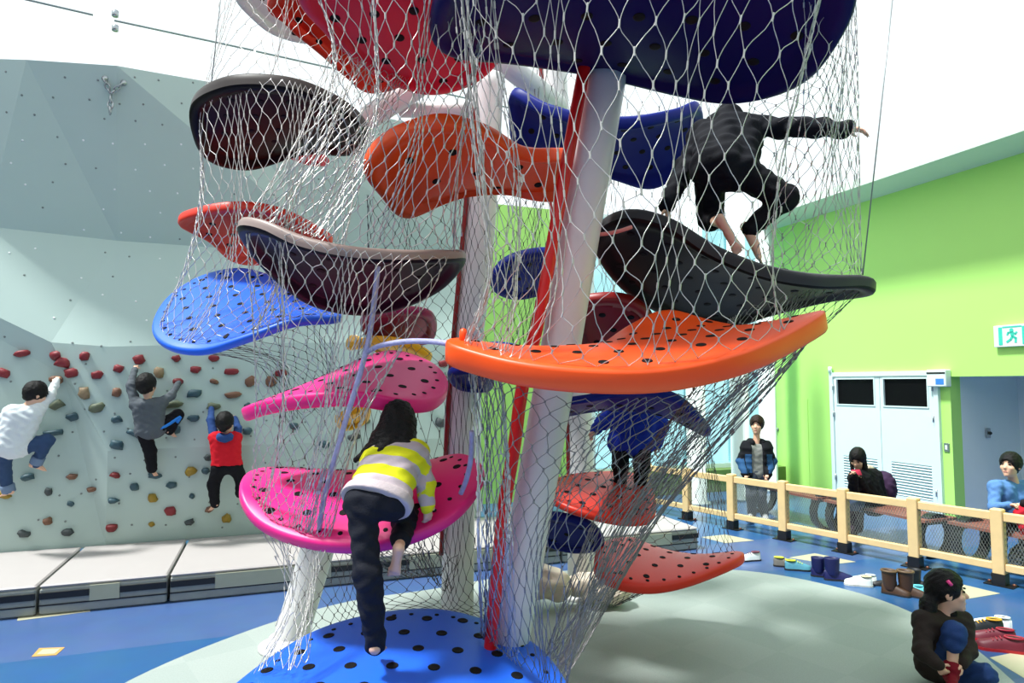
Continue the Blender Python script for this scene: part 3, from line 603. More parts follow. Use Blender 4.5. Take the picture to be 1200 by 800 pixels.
platform('navy_low', 'dark blue platform low behind the main white column', 'navy', [(632, 602, 4.9), (660, 600, 4.8), (695, 612, 4.8), (705, 635, 5.0), (670, 640, 5.2), (638, 628, 5.2)], 0.06)
platform('maroon_right', 'dark red platform just right of the main white column, below the black one', 'darkred', [(676, 352, 4.3), (700, 343, 4.2), (735, 345, 4.2), (760, 362, 4.3), (768, 395, 4.6), (730, 412, 4.8), (690, 412, 4.8), (678, 385, 4.6)], 0.07)
platform('blue_back', 'blue platform far behind, left of the red hose, against the green wall', 'navy', [(577, 318, 5.6), (598, 298, 5.5), (640, 290, 5.5), (680, 300, 5.6), (685, 325, 5.9), (640, 336, 6.0), (605, 343, 6.0), (580, 335, 5.8)], 0.08)
platform('blue_bit', 'light blue platform sliver above the left end of the orange saddle', 'blue', [(552, 408, 4.6), (580, 400, 4.5), (612, 406, 4.5), (622, 424, 4.7), (590, 426, 4.9), (558, 416, 4.8)], 0.05, holes=False)
platform('blue_under', 'navy platform below the left end of the orange saddle', 'navy', [(528, 432, 4.3), (552, 427, 4.2), (575, 438, 4.3), (572, 450, 4.6), (540, 448, 4.6)], 0.06, holes=False)

# columns
M_col = mat('white_column_paint', (226, 224, 222), 0.32, var=0.015); M_redh = mat('red_hose', (222, 22, 24), 0.35, var=0.05); M_redd = mat('dark_red_strip', (140, 16, 22), 0.4)
def column(label, path, r, base=True):
    P = cat_rom([at(*p) for p in path], 8) if len(path) > 2 else np.array([at(*path[0])*(1-t)+at(*path[1])*t for t in np.linspace(0, 1, 9)])
    d = P[-1]-P[-2]; d /= np.linalg.norm(d); t_ = (MATZ-P[-1][2])/d[2]; P = np.vstack([P, P[-1]+d*max(t_, 0.01)])
    t = Thing('steel_column', label, 'column', P[-1])
    rr = r; r = r if np.isscalar(r) else r[-1]
    t.part('column_tube', *tube(P, rr, 24), M_col)
    b = P[-1]; t.part('base_flange', *lathe([(r*1.7, 0), (r*1.7, 0.025), (r*1.15, 0.035), (r*1.1, 0.08)], (b[0], b[1], MATZ), 24), M_col)
    return t, P
c1, P1 = column('thick white leaning column in the middle with a red hose beside it', [(713, 78, 3.5), (660, 390, 3.55), (607, 692, 3.6)], 0.108)
c1.part('column_collar', *tube([at(713, 78, 3.5)-ZD*0.0, at(713.5, 74, 3.5)], 0.13, 24), M_col)
solo('red_hose', *tube(cat_rom([at(686, 72, 3.42), at(668, 170, 3.42), at(652, 260, 3.42), at(632, 370, 3.42), at(612, 455, 3.42), at(603, 520, 3.42), at(590, 600, 3.42), at(580, 700, 3.45), at(572, 790, 3.5)], 8), 0.034, 12), M_redh, 'thick red hose running down beside the leaning white column', 'hose')
c2, P2 = column('upright white column left of centre with a thin red strip', [(572, 88, 4.6), (560, 290, 4.7), (541, 460, 4.75), (537, 640, 4.8)], 0.115)
c2.part('red_strip', *tube(cat_rom([at(556, 120, 4.52), at(545, 250, 4.6), at(527, 450, 4.65), at(517, 650, 4.7)], 8), 0.018, 6), M_redd, True, 'dark red strip')
c3, P3 = column('white slanted column at left standing on a round base plate', [(386, 585, 4.9), (373, 640, 4.88), (343, 740, 4.85)], 0.12)
c4, P4 = column('white column behind the main one, right of the green strip', [(647, 55, 5.9), (660, 260, 5.95), (678, 480, 6.0), (680, 560, 6.0)], 0.12)
c4.part('red_strip', *tube(cat_rom([at(632, 60, 5.85), at(648, 260, 5.9), at(664, 480, 5.95), at(667, 600, 5.95)], 8), 0.022, 6), M_redd, True, 'dark red strip')
# roof struts joining the column heads
for lab, a, b, r in (('white steel strut slanting up to the right behind the main column', (575, 60, 4.7), (655, 125, 5.6), 0.09), ('white steel strut slanting left from behind the crimson platform', (520, 80, 5.2), (432, 138, 5.6), 0.10), ('flat white steel beam above the orange wavy platform', (470, 128, 5.6), (575, 128, 5.4), 0.07)):
    solo('steel_strut', *tube([at(*a), (at(*a)+at(*b))/2, at(*b)], r, 16), M_col, lab, 'strut')
# lilac wrapped ropes
M_lil = mat('lilac_wrapped_rope', (168, 166, 206), 0.6, var=0.25, scale=40, bump=0.5, bscale=120)
for lab, P, r in (('long lilac rope slanting from the plum platform to the magenta one', [(443, 312, 3.12), (435, 380, 3.13), (424, 430, 3.14), (400, 510, 3.2), (382, 575, 3.3), (374, 620, 3.36)], 0.0135),
                  ('lilac rope bowed between the slanting rope and the orange saddle', [(431, 412, 3.14), (445, 405, 3.1), (475, 400, 3.0), (505, 400, 2.9), (530, 403, 2.8)], 0.0125),
                  ('short lilac rope at the right end of the large magenta platform', [(553, 505, 3.3), (552, 535, 3.35), (547, 560, 3.4), (540, 578, 3.45)], 0.0135)):
    solo('lilac_rope', *tube(cat_rom([at(*p) for p in P], 8), r, 8), M_lil, lab, 'rope')
solo('stay_cable', *tube([at(1052, -60, 3.7), at(1030, 150, 3.75), at(1011, 322, 3.8)], 0.004, 5), mat('steel_cable', (130, 136, 138), 0.4, 0.6), 'thin steel cable rising from the tip of the black right platform', 'cable')
solo('stay_cable', *tube([at(265, -60, 4.2), at(248, 96, 4.05)], 0.003, 5), mat('steel_cable', (130, 136, 138), 0.4, 0.6), 'thin steel cable rising from the black left platform', 'cable')

po = at(543, 398, 2.82)
V, F = lathe([(.018, -.03), (.018, .03), (.014, .045), (.004, .05)], po, 10)
o = PL['orange_front']['o']; obj('peg', mesh('peg', V, F, C_['orange'], True, origin=PL['orange_front']['c']), o)
solo('pink_hose', *tube(cat_rom([at(700, 275, 3.52), at(715, 273, 3.5), at(728, 270, 3.48), at(740, 266, 3.5)], 6), .011, 8), mat('salmon_hose', (214, 128, 120), 0.5), 'short salmon pink hose end beside the right black platform', 'hose')
# ================================================================== people: smooth bodies grown from their joints
class Field:
    def __init__(s, lo, hi, h):
        s.h = h; s.lo = np.asarray(lo, float); n = np.ceil((np.asarray(hi)-s.lo)/h).astype(int)+1
        s.n = n; s.D = np.full(n, 0.5); s.ax = [s.lo[i]+h*np.arange(n[i]) for i in range(3)]
    def box(s, lo, hi):
        a = np.clip(np.floor((lo-s.lo)/s.h).astype(int), 0, s.n); b = np.clip(np.ceil((hi-s.lo)/s.h).astype(int)+1, 0, s.n)
        sl = tuple(slice(a[i], b[i]) for i in range(3))
        g = np.stack(np.meshgrid(*[s.ax[i][sl[i]] for i in range(3)], indexing='ij'), -1)
        return sl, g
    def put(s, d, sl, k, sub=False):
        A = s.D[sl]
        if d.size == 0: return
        if sub: s.D[sl] = np.maximum(A, -d); return
        if k > 0:
            hh = np.maximum(k-np.abs(A-d), 0)/k; s.D[sl] = np.minimum(A, d)-hh*hh*k*0.25
        else: s.D[sl] = np.minimum(A, d)
    def cap(s, a, b, ra, rb, k=0.02, infl=0.0):
        a, b = np.asarray(a, float), np.asarray(b, float); ra += infl; rb += infl; m = max(ra, rb)+k+2*s.h
        sl, g = s.box(np.minimum(a, b)-m, np.maximum(a, b)+m)
        ab = b-a; t = np.clip(((g-a) @ ab)/max(ab @ ab, 1e-9), 0, 1)
        d = np.linalg.norm(g-a-t[..., None]*ab, axis=-1)-(ra+(rb-ra)*t); s.put(d, sl, k)
    def ell(s, c, R, Mx, k=0.01, infl=0.0, sub=False):
        c = np.asarray(c, float); R = np.asarray(R, float)+infl; m = R.max()+k+2*s.h
        sl, g = s.box(c-m, c+m)
        if g.size == 0: return
        q = (g-c) @ np.asarray(Mx).T; k0 = np.linalg.norm(q/R, axis=-1); k1 = np.linalg.norm(q/R**2, axis=-1)+1e-9
        s.put(k0*(k0-1)/k1, sl, k, sub)
    def cut(s, p, n):                     # keep the side behind the plane
        g = np.stack(np.meshgrid(*s.ax, indexing='ij'), -1); s.D = np.maximum(s.D, (g-np.asarray(p)) @ np.asarray(n))
    def wrinkle(s, amp, freq, seed=0):
        g = np.stack(np.meshgrid(*s.ax, indexing='ij'), -1)*freq
        s.D = s.D+amp*(np.sin(g[..., 0]*1.3+2*np.sin(g[..., 2]*0.7+seed))*np.sin(g[..., 2]*1.1+1.5*np.sin(g[..., 1]*0.9))+0.5*np.sin(g[..., 1]*2.1+g[..., 2]*1.7+seed))
    def mesh(s):
        D = s.D; D[0] = D[-1] = 0.5; D[:, 0] = D[:, -1] = 0.5; D[:, :, 0] = D[:, :, -1] = 0.5
        ins = D < 0
        c8 = [(i, j, k) for i in (0, 1) for j in (0, 1) for k in (0, 1)]
        def sh(A, o): return A[o[0]:A.shape[0]-1+o[0], o[1]:A.shape[1]-1+o[1], o[2]:A.shape[2]-1+o[2]]
        cnt = sum(sh(ins, o).astype(np.int8) for o in c8)
        act = np.argwhere((cnt > 0) & (cnt < 8))
        idx = np.full(cnt.shape, -1, np.int64); idx[tuple(act.T)] = np.arange(len(act))
        acc = np.zeros((len(act), 3)); num = np.zeros(len(act))
        for a in c8:
            for ax in range(3):
                if a[ax]: continue
                b = list(a); b[ax] = 1
                da = D[tuple((act+a).T)]; db = D[tuple((act+b).T)]; m = (da < 0) != (db < 0)
                t = np.where(m, da/np.where(m, da-db, 1), 0); p = np.repeat(np.array(a, float)[None], len(act), 0); p[:, ax] = t
                acc[m] += p[m]; num += m
        V = s.lo+(act+acc/num[:, None])*s.h
        F = []
        for ax in range(3):
            o1, o2 = [(1, 2), (2, 0), (0, 1)][ax]
            A = np.take(ins, range(ins.shape[ax]-1), ax); B = np.take(ins, range(1, ins.shape[ax]), ax)
            e = np.argwhere(A != B); e = e[(e[:, o1] > 0) & (e[:, o2] > 0) & (e[:, o1] < ins.shape[o1]-1) & (e[:, o2] < ins.shape[o2]-1)]
            st_ = A[tuple(e.T)]
            def off(d1, d2):
                q = e.copy(); q[:, o1] += d1; q[:, o2] += d2; return idx[tuple(q.T)]
            Q = np.stack([off(-1, -1), off(0, -1), off(0, 0), off(-1, 0)], 1)
            Q = np.where(st_[:, None], Q, Q[:, ::-1]); F.append(Q)
        return V, np.concatenate(F)
def U(v): v = np.asarray(v, float); return v/np.linalg.norm(v)
M_skin = mat('skin', (226, 178, 150), 0.5, var=0.05, scale=20); M_hair = mat('black_hair', (14, 11, 11), 0.5, var=0.3, scale=30, bump=0.6, bscale=160, spec=0.25); M_eye = mat('dark_eye', (20, 14, 12), 0.2); M_lip = mat('lip', (176, 104, 98), 0.5)
def fabric(name, rgb, var=0.1): return mat(name, rgb, 0.8, var=var, scale=14, bump=0.25, bscale=120, spec=0.2)
class Person:
    def __init__(s, label, J, k, look, up=(0, 0, 1), h=0.012, hh=0.22, curl=0.5, shod=False, palm=None, group=None, shin=-.008):
        s.J = {a: np.asarray(b, float) for a, b in J.items()}; s.k = k; s.h = h; s.hh = hh; J = s.J
        s.fw = U(look); s.up = np.asarray(up, float); s.up = U(s.up-s.fw*(s.up @ s.fw)); s.rt = np.cross(s.fw, s.up)
        s.M = np.stack([s.rt, s.fw, s.up]); s.shod = shod; s.curl = curl; s.palm = palm or {}
        P = np.array(list(J.values())); s.lo = P.min(0)-0.22*max(k, .7); s.hi = P.max(0)+0.22*max(k, .7)
        s.t = Thing('person', label, 'person', (P[:, 0].mean(), P[:, 1].mean(), P[:, 2].min()), group)
        f = s.field(); s.limbs(f, {'torso': -.014*k, 'uarm': -.008*k, 'farm': -.003*k, 'thigh': -.014*k, 'shin': shin*k, 'neck': 0}); s.head(f)
        for q in 'LR': s.hand(f, q)
        if not shod:
            for q in 'LR': s.foot(f, q)
        s.body = s.t.part('body', *f.mesh(), M_skin)
    def field(s, h=None): return Field(s.lo, s.hi, h or s.h)
    def limbs(s, f, parts, sides='LR'):
        J, k = s.J, s.k; kk = 0.035*k
        mh, ms = (J['hipL']+J['hipR'])/2, (J['shL']+J['shR'])/2
        if 'torso' in parts:
            i = parts['torso']
            f.cap(J['shL'], J['shR'], .052*k, .052*k, kk, i); f.cap(ms*0.75+mh*0.25, mh, .10*k, .10*k, kk, i)
            for q in 'LR': f.cap(J['sh'+q]*.62+ms*.38-(ms-mh)*.12, J['hip'+q]*.8+mh*.2+(ms-mh)*.08, .092*k, .088*k, kk, i)
        if 'pelvis' in parts or 'torso' in parts:
            i = parts.get('pelvis', parts.get('torso', 0)); f.cap(J['hipL'], J['hipR'], .092*k, .092*k, kk, i); f.cap(mh, mh+(ms-mh)*.12, .102*k, .098*k, kk, i)
        if 'neck' in parts: f.cap(ms, J['head']-s.up*.04*k, .055*k, .045*k, .02*k, parts['neck'])
        for q in sides:
            for n, a, b, ra, rb in (('uarm', 'sh', 'el', .05, .038), ('farm', 'el', 'ha', .039, .027), ('thigh', 'hip', 'kn', .082, .056), ('shin', 'kn', 'an', .056, .036)):
                if n in parts: f.cap(J[a+q], J[b+q], ra*k, rb*k, kk, parts[n])
    def head(s, f):
        c, e = s.J['head'], s.hh/.22
        def p(x, y, z): return c+s.rt*x*e+s.fw*y*e+s.up*z*e
        f.ell(p(0, -.012, .03), np.array((.072, .092, .088))*e, s.M, .02*e); f.ell(p(0, .022, -.045), np.array((.056, .066, .068))*e, s.M, .03*e)
        f.cap(p(0, .078, .0), p(0, .098, -.03), .009*e, .013*e, .012*e)           # nose
        for x in (-1, 1):
            f.ell(p(.074*x, -.008, -.012), np.array((.01, .02, .03))*e, s.M, .006*e)  # ears
            f.ell(p(.032*x, .088, .008), np.array((.018, .012, .011))*e, s.M, .0, 0, True)
            f.ell(p(.036*x, .058, -.028), np.array((.026, .024, .024))*e, s.M, .015*e)
        f.cap(p(-.018, .078, -.068), p(.018, .078, -.068), .008*e, .008*e, .01*e); f.ell(p(0, .066, -.098), np.array((.024, .02, .018))*e, s.M, .02*e)
    def face(s):
        c, e = s.J['head'], s.hh/.22
        def p(x, y, z): return c+s.rt*x*e+s.fw*y*e+s.up*z*e
        def small(name, c_, R, m):
            V, F = lathe([(0.05, -1), (.6, -.8), (1, 0), (.6, .8), (0.05, 1)], (0, 0, 0), 10)
            V = [c_+s.M.T @ (np.asarray(v)*R*e) for v in V]; s.t.part(name, V, F, m)
        for x in (-1, 1):
            small('eye', p(.032*x, .0795, .006), np.array((.015, .007, .0065)), M_eye); small('eyebrow', p(.033*x, .083, .028), np.array((.02, .008, .0045)), M_hair)
        small('mouth', p(0, .084, -.068), np.array((.021, .007, .006)), M_lip)
    def hair(s, extra=(), m=None, infl=.012, low=-.02, fringe=0, name='hair', long_=None, amp=.003):
        c, e = s.J['head'], s.hh/.22; f = s.field(min(s.h, .009))
        def p(x, y, z): return c+s.rt*x*e+s.fw*y*e+s.up*z*e
        f.ell(p(0, -.014, .032), np.array((.074, .094, .09))*e, s.M, 0, infl*e)
        f.cap(p(0, -.06, .0), p(0, -.062, -.04), .055*e, .04*e, .02*e)
        for x in (-1, 1): f.cap(p(.06*x, .0, .03), p(.066*x, -.01, low), .022*e, .012*e, .012*e)
        f.ell(p(0, .11, -.04+fringe), np.array((.075, .075, .088))*e, s.M, 0, 0, True)
        for a, b, ra, rb in extra: f.cap(p(*a), p(*b), ra*e, rb*e, .02*e)
        if long_:
            for a, b, ra, rb in long_: f.cap(a, b, ra, rb, .025)
        f.wrinkle(amp*e, 90/e, 3)
        return s.t.part(name, *f.mesh(), m or M_hair)
    def hand(s, f, q):
        J, k = s.J, s.k; w = J['ha'+q]; d = U(w-J['el'+q]); pn, cl = s.palm.get(q, (None, s.curl))
        if isinstance(pn, tuple) and len(pn) == 2: d = U(pn[1]); pn = pn[0]
        n = np.asarray(pn if pn is not None else (0, 0, -1), float); n = n-d*(n @ d)
        if np.linalg.norm(n) < .1: n = np.cross(d, (1, 0, 0))
        n = U(n); sd = np.cross(d, n)*(1 if q == 'R' else -1)
        for i in (-1.2, 0, 1.2): f.cap(w, w+d*.075*k+sd*.016*i*k, .018*k, .0145*k, .01*k)
        for i, L in ((-1.5, .7), (-.5, .95), (.5, 1.0), (1.5, .9)):
            b = w+d*.08*k+sd*.0165*i*k; d1 = U(d*math.cos(cl)+n*math.sin(cl)+sd*i*.05); d2 = U(d*math.cos(cl*2.2)+n*math.sin(cl*2.2)); d3 = U(d*math.cos(cl*3)+n*math.sin(cl*3))
            p1 = b+d1*.038*L*k; p2 = p1+d2*.026*L*k; p3 = p2+d3*.02*L*k; r = .0082*k
            f.cap(b, p1, r*1.1, r, .003*k); f.cap(p1, p2, r, r*.95, .003*k); f.cap(p2, p3, r*.95, r*.8, .003*k)
        tb = w+d*.022*k+sd*.02*k; t1 = tb+U(d*.6+sd*.75+n*.3)*.045*k; f.cap(tb, t1, .0125*k, .0105*k, .006*k); f.cap(t1, t1+U(d*.9+sd*.15+n*.5)*.03*k, .0105*k, .008*k, .004*k)
    def foot(s, f, q, infl=0.0, h=None):
        J, k = s.J, s.k; a, t = J['an'+q], J['to'+q]; d = t-a; L = np.linalg.norm(d); d /= L; sh = U(a-J['kn'+q])
        side = np.cross(d, sh); side = U(side); dn = np.cross(side, d); dn = dn if dn @ sh > 0 else -dn
        heel = a-d*.03*k+dn*(.008+.024*(1-max(0.0, float(d @ sh))**2))*k; ball = a+d*(L-.045*k)+dn*.022*k
        f.cap(a, heel, .034*k, .03*k, .02*k, infl); f.cap(heel, ball, .03*k, .02*k, .02*k, infl)
        for i in (-1, 1): f.cap(a*.6+ball*.4, ball+side*i*.018*k, .024*k, .017*k, .015*k, infl)
        if infl == 0:
            for i, r, l in ((-2, .0085, .03), (-1, .0085, .035), (0, .009, .038), (1, .0095, .04), (2, .012, .042)): f.cap(ball+side*i*.0145*k, ball+side*i*.016*k+d*l*k, r*k, r*.85*k, .003*k)
        else: f.cap(ball, ball+d*.03*k, .024*k, .02*k, .015*k, infl)
    def wear(s, name, parts, m, label=None, extra=(), cuts=(), wr=.004, wf=38, sides='LR', h=None, feet='', color=None, infl_extra=0):
        f = s.field(h or s.h); s.limbs(f, parts, sides)
        for a, b, ra, rb in extra: f.cap(a, b, ra*s.k, rb*s.k, .03*s.k)
        for q in feet: s.foot(f, q, .01*s.k)
        for p, n in cuts: f.cut(p, U(n))
        if wr: f.wrinkle(wr*s.k, wf/s.k, len(name))
        V, F = f.mesh(); o = s.t.part(name, V, F, m, label=label)
        if color is not None:
            at_ = o.data.attributes.new('band', 'FLOAT', 'POINT'); at_.data.foreach_set('value', np.asarray(color(V), np.float32))
        return o
    def along(s, V, segs):               # distance along the nearest limb, for knitted stripes
        best = np.full(len(V), 9.0); out = np.zeros(len(V))
        for a, b, off, w in segs:
            ab = b-a; L = np.linalg.norm(ab); t = ((V-a) @ ab)/L**2; tc = np.clip(t, -.3, 1.3); d = np.linalg.norm(V-a-tc[:, None]*ab, axis=1)-w
            m = d < best; best[m] = d[m]; out[m] = off+(tc*L)[m]
        return out
def pj(d0, **kw): return {k: at(v[0], v[1], v[2] if len(v) > 2 else d0) for k, v in kw.items()}
def pv(v0, **kw): return {k: atv(v[0], v[1], v[2] if len(v) > 2 else v0) for k, v in kw.items()}

# --- girl in the striped sweater, climbing onto the magenta platform
def band_mat(name, cols, edges, period=None):
    m = bpy.data.materials.new(name); m.use_nodes = True; nt = m.node_tree; b = nt.nodes['Principled BSDF']
    a = nt.nodes.new('ShaderNodeAttribute'); a.attribute_name = 'band'; md = nt.nodes.new('ShaderNodeMath'); md.operation = 'WRAP'; md.inputs[1].default_value = 0; md.inputs[2].default_value = period or 1
    md.inputs[1].default_value = period or 1; md.inputs[2].default_value = 0.0
    rp = nt.nodes.new('ShaderNodeValToRGB'); rp.color_ramp.interpolation = 'CONSTANT'; dv = nt.nodes.new('ShaderNodeMath'); dv.operation = 'DIVIDE'; dv.inputs[1].default_value = period or 1
    nt.links.new(a.outputs['Fac'], md.inputs[0]); nt.links.new(md.outputs[0], dv.inputs[0]); nt.links.new(dv.outputs[0], rp.inputs['Fac'])
    E = rp.color_ramp.elements; E[0].position = 0; E[0].color = lin(cols[0]); E[1].position = edges[0]; E[1].color = lin(cols[1])
    for e, c in zip(edges[1:], cols[2:]): x = E.new(e); x.color = lin(c)
    nt.links.new(rp.outputs['Color'], b.inputs['Base Color']); b.inputs['Roughness'].default_value = 0.85; b.inputs['Specular IOR Level'].default_value = 0.2
    tc = nt.nodes.new('ShaderNodeTexCoord'); n2 = nt.nodes.new('ShaderNodeTexNoise'); n2.inputs['Scale'].default_value = 150; nt.links.new(tc.outputs['Object'], n2.inputs['Vector'])
    bp = nt.nodes.new('ShaderNodeBump'); bp.inputs['Strength'].default_value = 0.3; bp.inputs['Distance'].default_value = 0.005; nt.links.new(n2.outputs['Fac'], bp.inputs['Height']); nt.links.new(bp.outputs['Normal'], b.inputs['Normal'])
    return m
D0 = 3.1
J = pj(D0, head=(467, 497, 3.42), shL=(440, 534, 3.33), shR=(488, 530, 3.3), elL=(448, 572, 3.5), haL=(470, 600, 3.52), elR=(499, 566, 3.28), haR=(501, 592, 3.27), hipL=(424, 588, 3.1), hipR=(458, 588, 3.12),
       knL=(431, 672, 3.06), anL=(440, 754, 3.12), toL=(447, 755, 3.30), knR=(476, 604, 3.42), anR=(467, 644, 3.12), toR=(462, 673, 3.15))
YEL, LAV = (222, 222, 38), (190, 176, 184)
girl = Person('girl in yellow and lilac striped sweater stepping up from the blue domed platform', J, 0.80, (0.1, 0.97, -0.15), (0.06, 0.35, 0.93), h=0.0075, hh=0.205, curl=.45, palm={'R': (((-.3, .6, -.5), (0.0, .35, -.8)), .35), 'L': (None, .4)})
JJ = girl.J; ms = (JJ['shL']+JJ['shR'])/2; mh = (JJ['hipL']+JJ['hipR'])/2
segs = [(mh, ms, 0, .14), (JJ['shR'], JJ['elR'], .05, .0), (JJ['elR'], JJ['haR'], .05+float(np.linalg.norm(JJ['shR']-JJ['elR'])), .0)]
hem = mh+(ms-mh)*0.02
girl.wear('sweater', {'torso': .022, 'uarm': .014, 'farm': .016}, band_mat('striped_knit', [YEL, LAV], [.5], .115), 'yellow and lilac striped sweater',
          cuts=[(hem, -(ms-mh)), ], wr=.006, wf=30, h=.007, color=lambda V: girl.along(V, segs)+.03)
f = girl.field(.007); girl.limbs(f, {'torso': .033}); f.cut(mh+(ms-mh)*0.14, (ms-mh)/np.linalg.norm(ms-mh)); f.cut(mh-(ms-mh)*0.03, -(ms-mh)/np.linalg.norm(ms-mh))
girl.t.part('hem_band', *f.mesh(), fabric('lilac_rib', (196, 182, 186)), label='lilac ribbed hem')
an_ = JJ['anR'].copy(); JJ['anR'] = JJ['knR']*.28+an_*.72
girl.wear('jeans', {'pelvis': .006, 'thigh': .010, 'shin': .020}, fabric('black_denim', (26, 28, 38)), 'dark blue black jeans', wr=.006, wf=34); JJ['anR'] = an_
LH = [(JJ['head']+np.array(a), JJ['head']+np.array(b), ra, rb) for a, b, ra, rb in
      (((0, -.04, .03), (-.06, -.10, -.06), .075, .055), ((-.06, -.10, -.06), (-.14, -.16, -.19), .05, .016), ((0, -.06, .0), (-.05, -.16, -.14), .07, .05), ((-.05, -.16, -.14), (-.09, -.2, -.2), .045, .02), ((.03, -.05, 0), (.06, -.14, -.12), .072, .052), ((.06, -.14, -.12), (.115, -.19, -.20), .048, .016), ((.0, -.1, -.08), (.02, -.2, -.19), .06, .025), ((-.05, -.1, -.06), (-.19, -.13, -.17), .045, .012))]
girl.hair(long_=LH, infl=.016, amp=.004)

# --- climbers on the wall
Vw = 7.66
J = pv(Vw, head=(42, 462, 7.5), shL=(14, 482, 7.48), shR=(44, 480, 7.5), elL=(-6, 500, 7.55), haL=(-14, 476, 7.72), elR=(58, 464, 7.58), haR=(66, 447, 7.74), hipL=(4, 524, 7.5), hipR=(24, 524, 7.52), knR=(55, 516, 7.56), anR=(42, 543, 7.62), toR=(56, 549, 7.74), knL=(4, 552, 7.62), anL=(10, 574, 7.66), toL=(2, 578, 7.74))
p = Person('climber in white long sleeved shirt and rolled blue jeans, leftmost on the wall', J, 0.82, (.5, .8, -.25), (.2, .2, .95), h=.011, hh=.215, curl=.7)
p.wear('shirt', {'torso': .02, 'uarm': .016, 'farm': .014}, fabric('white_cotton', (216, 222, 224), .04), 'white shirt', wr=.006)
p.wear('jeans', {'pelvis': .012, 'thigh': .014, 'shin': .016}, fabric('blue_denim', (52, 74, 108)), 'blue jeans', cuts=[], wr=.006)
for q in 'RL':
    a, b = p.J['kn'+q], p.J['an'+q]; p.t.part('jeans_cuff', *lathe([(.053, 0), (.06, .005), (.058, .075), (.05, .08)], b-(b-a)*.30, 14, b-a), fabric('light_denim', (110, 130, 156)), label='pale rolled cuff')
p.hair(infl=.014); p.face()
J = pv(Vw, head=(172, 452, 7.48), shL=(159, 474, 7.5), shR=(189, 472, 7.5), elL=(153, 452, 7.55), haL=(158, 433, 7.7), elR=(201, 463, 7.56), haR=(209, 449, 7.72), hipL=(168, 505, 7.52), hipR=(184, 503, 7.52), knL=(176, 528, 7.56), anL=(178, 549, 7.6), toL=(184, 556, 7.72), knR=(208, 486, 7.62), anR=(199, 504, 7.58), toR=(206, 510, 7.72))
p = Person('boy in grey hooded top and blue striped black trousers, middle climber on wall', J, 0.68, (.05, .95, .1), (0, 0, 1), h=.011, hh=.215, curl=.7)
p.wear('hooded_top', {'torso': .022, 'uarm': .016, 'farm': .012}, fabric('grey_jersey', (86, 92, 98)), 'grey hooded top', extra=[((p.J['shL']*.6+p.J['shR']*.4)-VD*.06, (p.J['shL']*.4+p.J['shR']*.6)-VD*.06, .07, .07)], wr=.006)
p.wear('trousers', {'pelvis': .014, 'thigh': .018, 'shin': .024}, fabric('black_jersey', (16, 16, 22)), 'black trousers', wr=.005)
a, b, c_ = p.J['hipR']*.4+p.J['knR']*.6, p.J['knR'], p.J['anR']; o_ = -VD*.065+UD*.02
p.t.part('side_stripe', *tube(cat_rom([p.J['hipR']*.8+p.J['knR']*.2-VD*.085-ZD*.02, a-VD*.07-ZD*.035, b-VD*.055+UD*.03-ZD*.02, c_*.5+b*.5-VD*.05+UD*.035], 5), .017, 6), fabric('bright_blue_stripe', (50, 130, 220)), label='bright blue stripe')
p.hair(infl=.018)
J = pv(Vw, head=(264, 496, 7.46), shL=(251, 512, 7.5), shR=(277, 512, 7.5), elL=(247, 492, 7.58), haL=(248, 478, 7.72), elR=(279, 502, 7.56), haR=(275, 490, 7.72), hipL=(257, 548, 7.52), hipR=(275, 546, 7.52), knL=(250, 568, 7.55), anL=(252, 590, 7.58), toL=(246, 596, 7.72), knR=(283, 562, 7.58), anR=(281, 578, 7.58), toR=(286, 580, 7.72))
p = Person('boy in red vest over blue sleeves and black trousers, rightmost climber on the wall', J, 0.66, (0, .96, .15), (0, 0, 1), h=.011, hh=.21, curl=.8)
p.wear('sleeves', {'uarm': .014, 'farm': .012}, fabric('denim_blue_sleeve', (46, 74, 128)), 'blue sleeves')
p.wear('red_vest', {'torso': .026}, fabric('red_fleece', (206, 26, 42)), 'red vest', cuts=[((p.J['hipL']+p.J['hipR'])/2+ZD*.02, -ZD)], wr=.005)
mm = (p.J['shL']+p.J['shR'])/2-VD*.085
f = p.field(); f.ell(mm+ZD*.01, (.085, .045, .06), np.stack([UD, VD, ZD]), .0); f.ell(mm+ZD*.055-VD*.01, (.05, .05, .03), np.stack([UD, VD, ZD]), 0, 0, True); f.wrinkle(.003, 60, 1)
p.t.part('hood', *f.mesh(), fabric('denim_blue_sleeve', (46, 74, 128)), label='blue hood')
p.wear('trousers', {'pelvis': .012, 'thigh': .022, 'shin': .024}, fabric('black_jersey', (16, 16, 22)), 'black trousers', wr=.005)
p.hair(infl=.018)

# --- boy in black crouching on the black platform
J = pj(3.7, head=(842, 168, 4.12), shL=(822, 158, 3.95), shR=(884, 150, 3.85), elL=(803, 195, 3.88), haL=(782, 240, 3.74), elR=(938, 149, 3.72), haR=(990, 151, 3.62), hipL=(832, 196, 3.68), hipR=(866, 200, 3.68),
       knL=(832, 256, 3.88), anL=(846, 262, 3.60), toL=(867, 297, 3.60), knR=(920, 232, 3.66), anR=(880, 268, 3.72), toR=(896, 306, 3.66))
p = Person('boy in black jacket and trousers crouching on the black platform, one arm stretched right', J, 0.86, (0.0, .9, -.4), (0, .4, .9), h=.009, hh=.215, curl=.35, palm={'R': ((0, 0, -1), .3), 'L': (((0, .3, -1), (.1, .2, -.9)), .2)})
ms = (p.J['shL']+p.J['shR'])/2; mh = (p.J['hipL']+p.J['hipR'])/2
p.wear('jacket', {'torso': .034, 'uarm': .022, 'farm': .024}, fabric('black_navy_jacket', (14, 15, 23)), 'black navy jacket', wr=.010, wf=26, extra=[(ms+ZD*.07, mh+ZD*.05-np.array((0, .03, 0)), .11, .10), (p.J['shL']+ZD*.0, mh, .08, .1)])
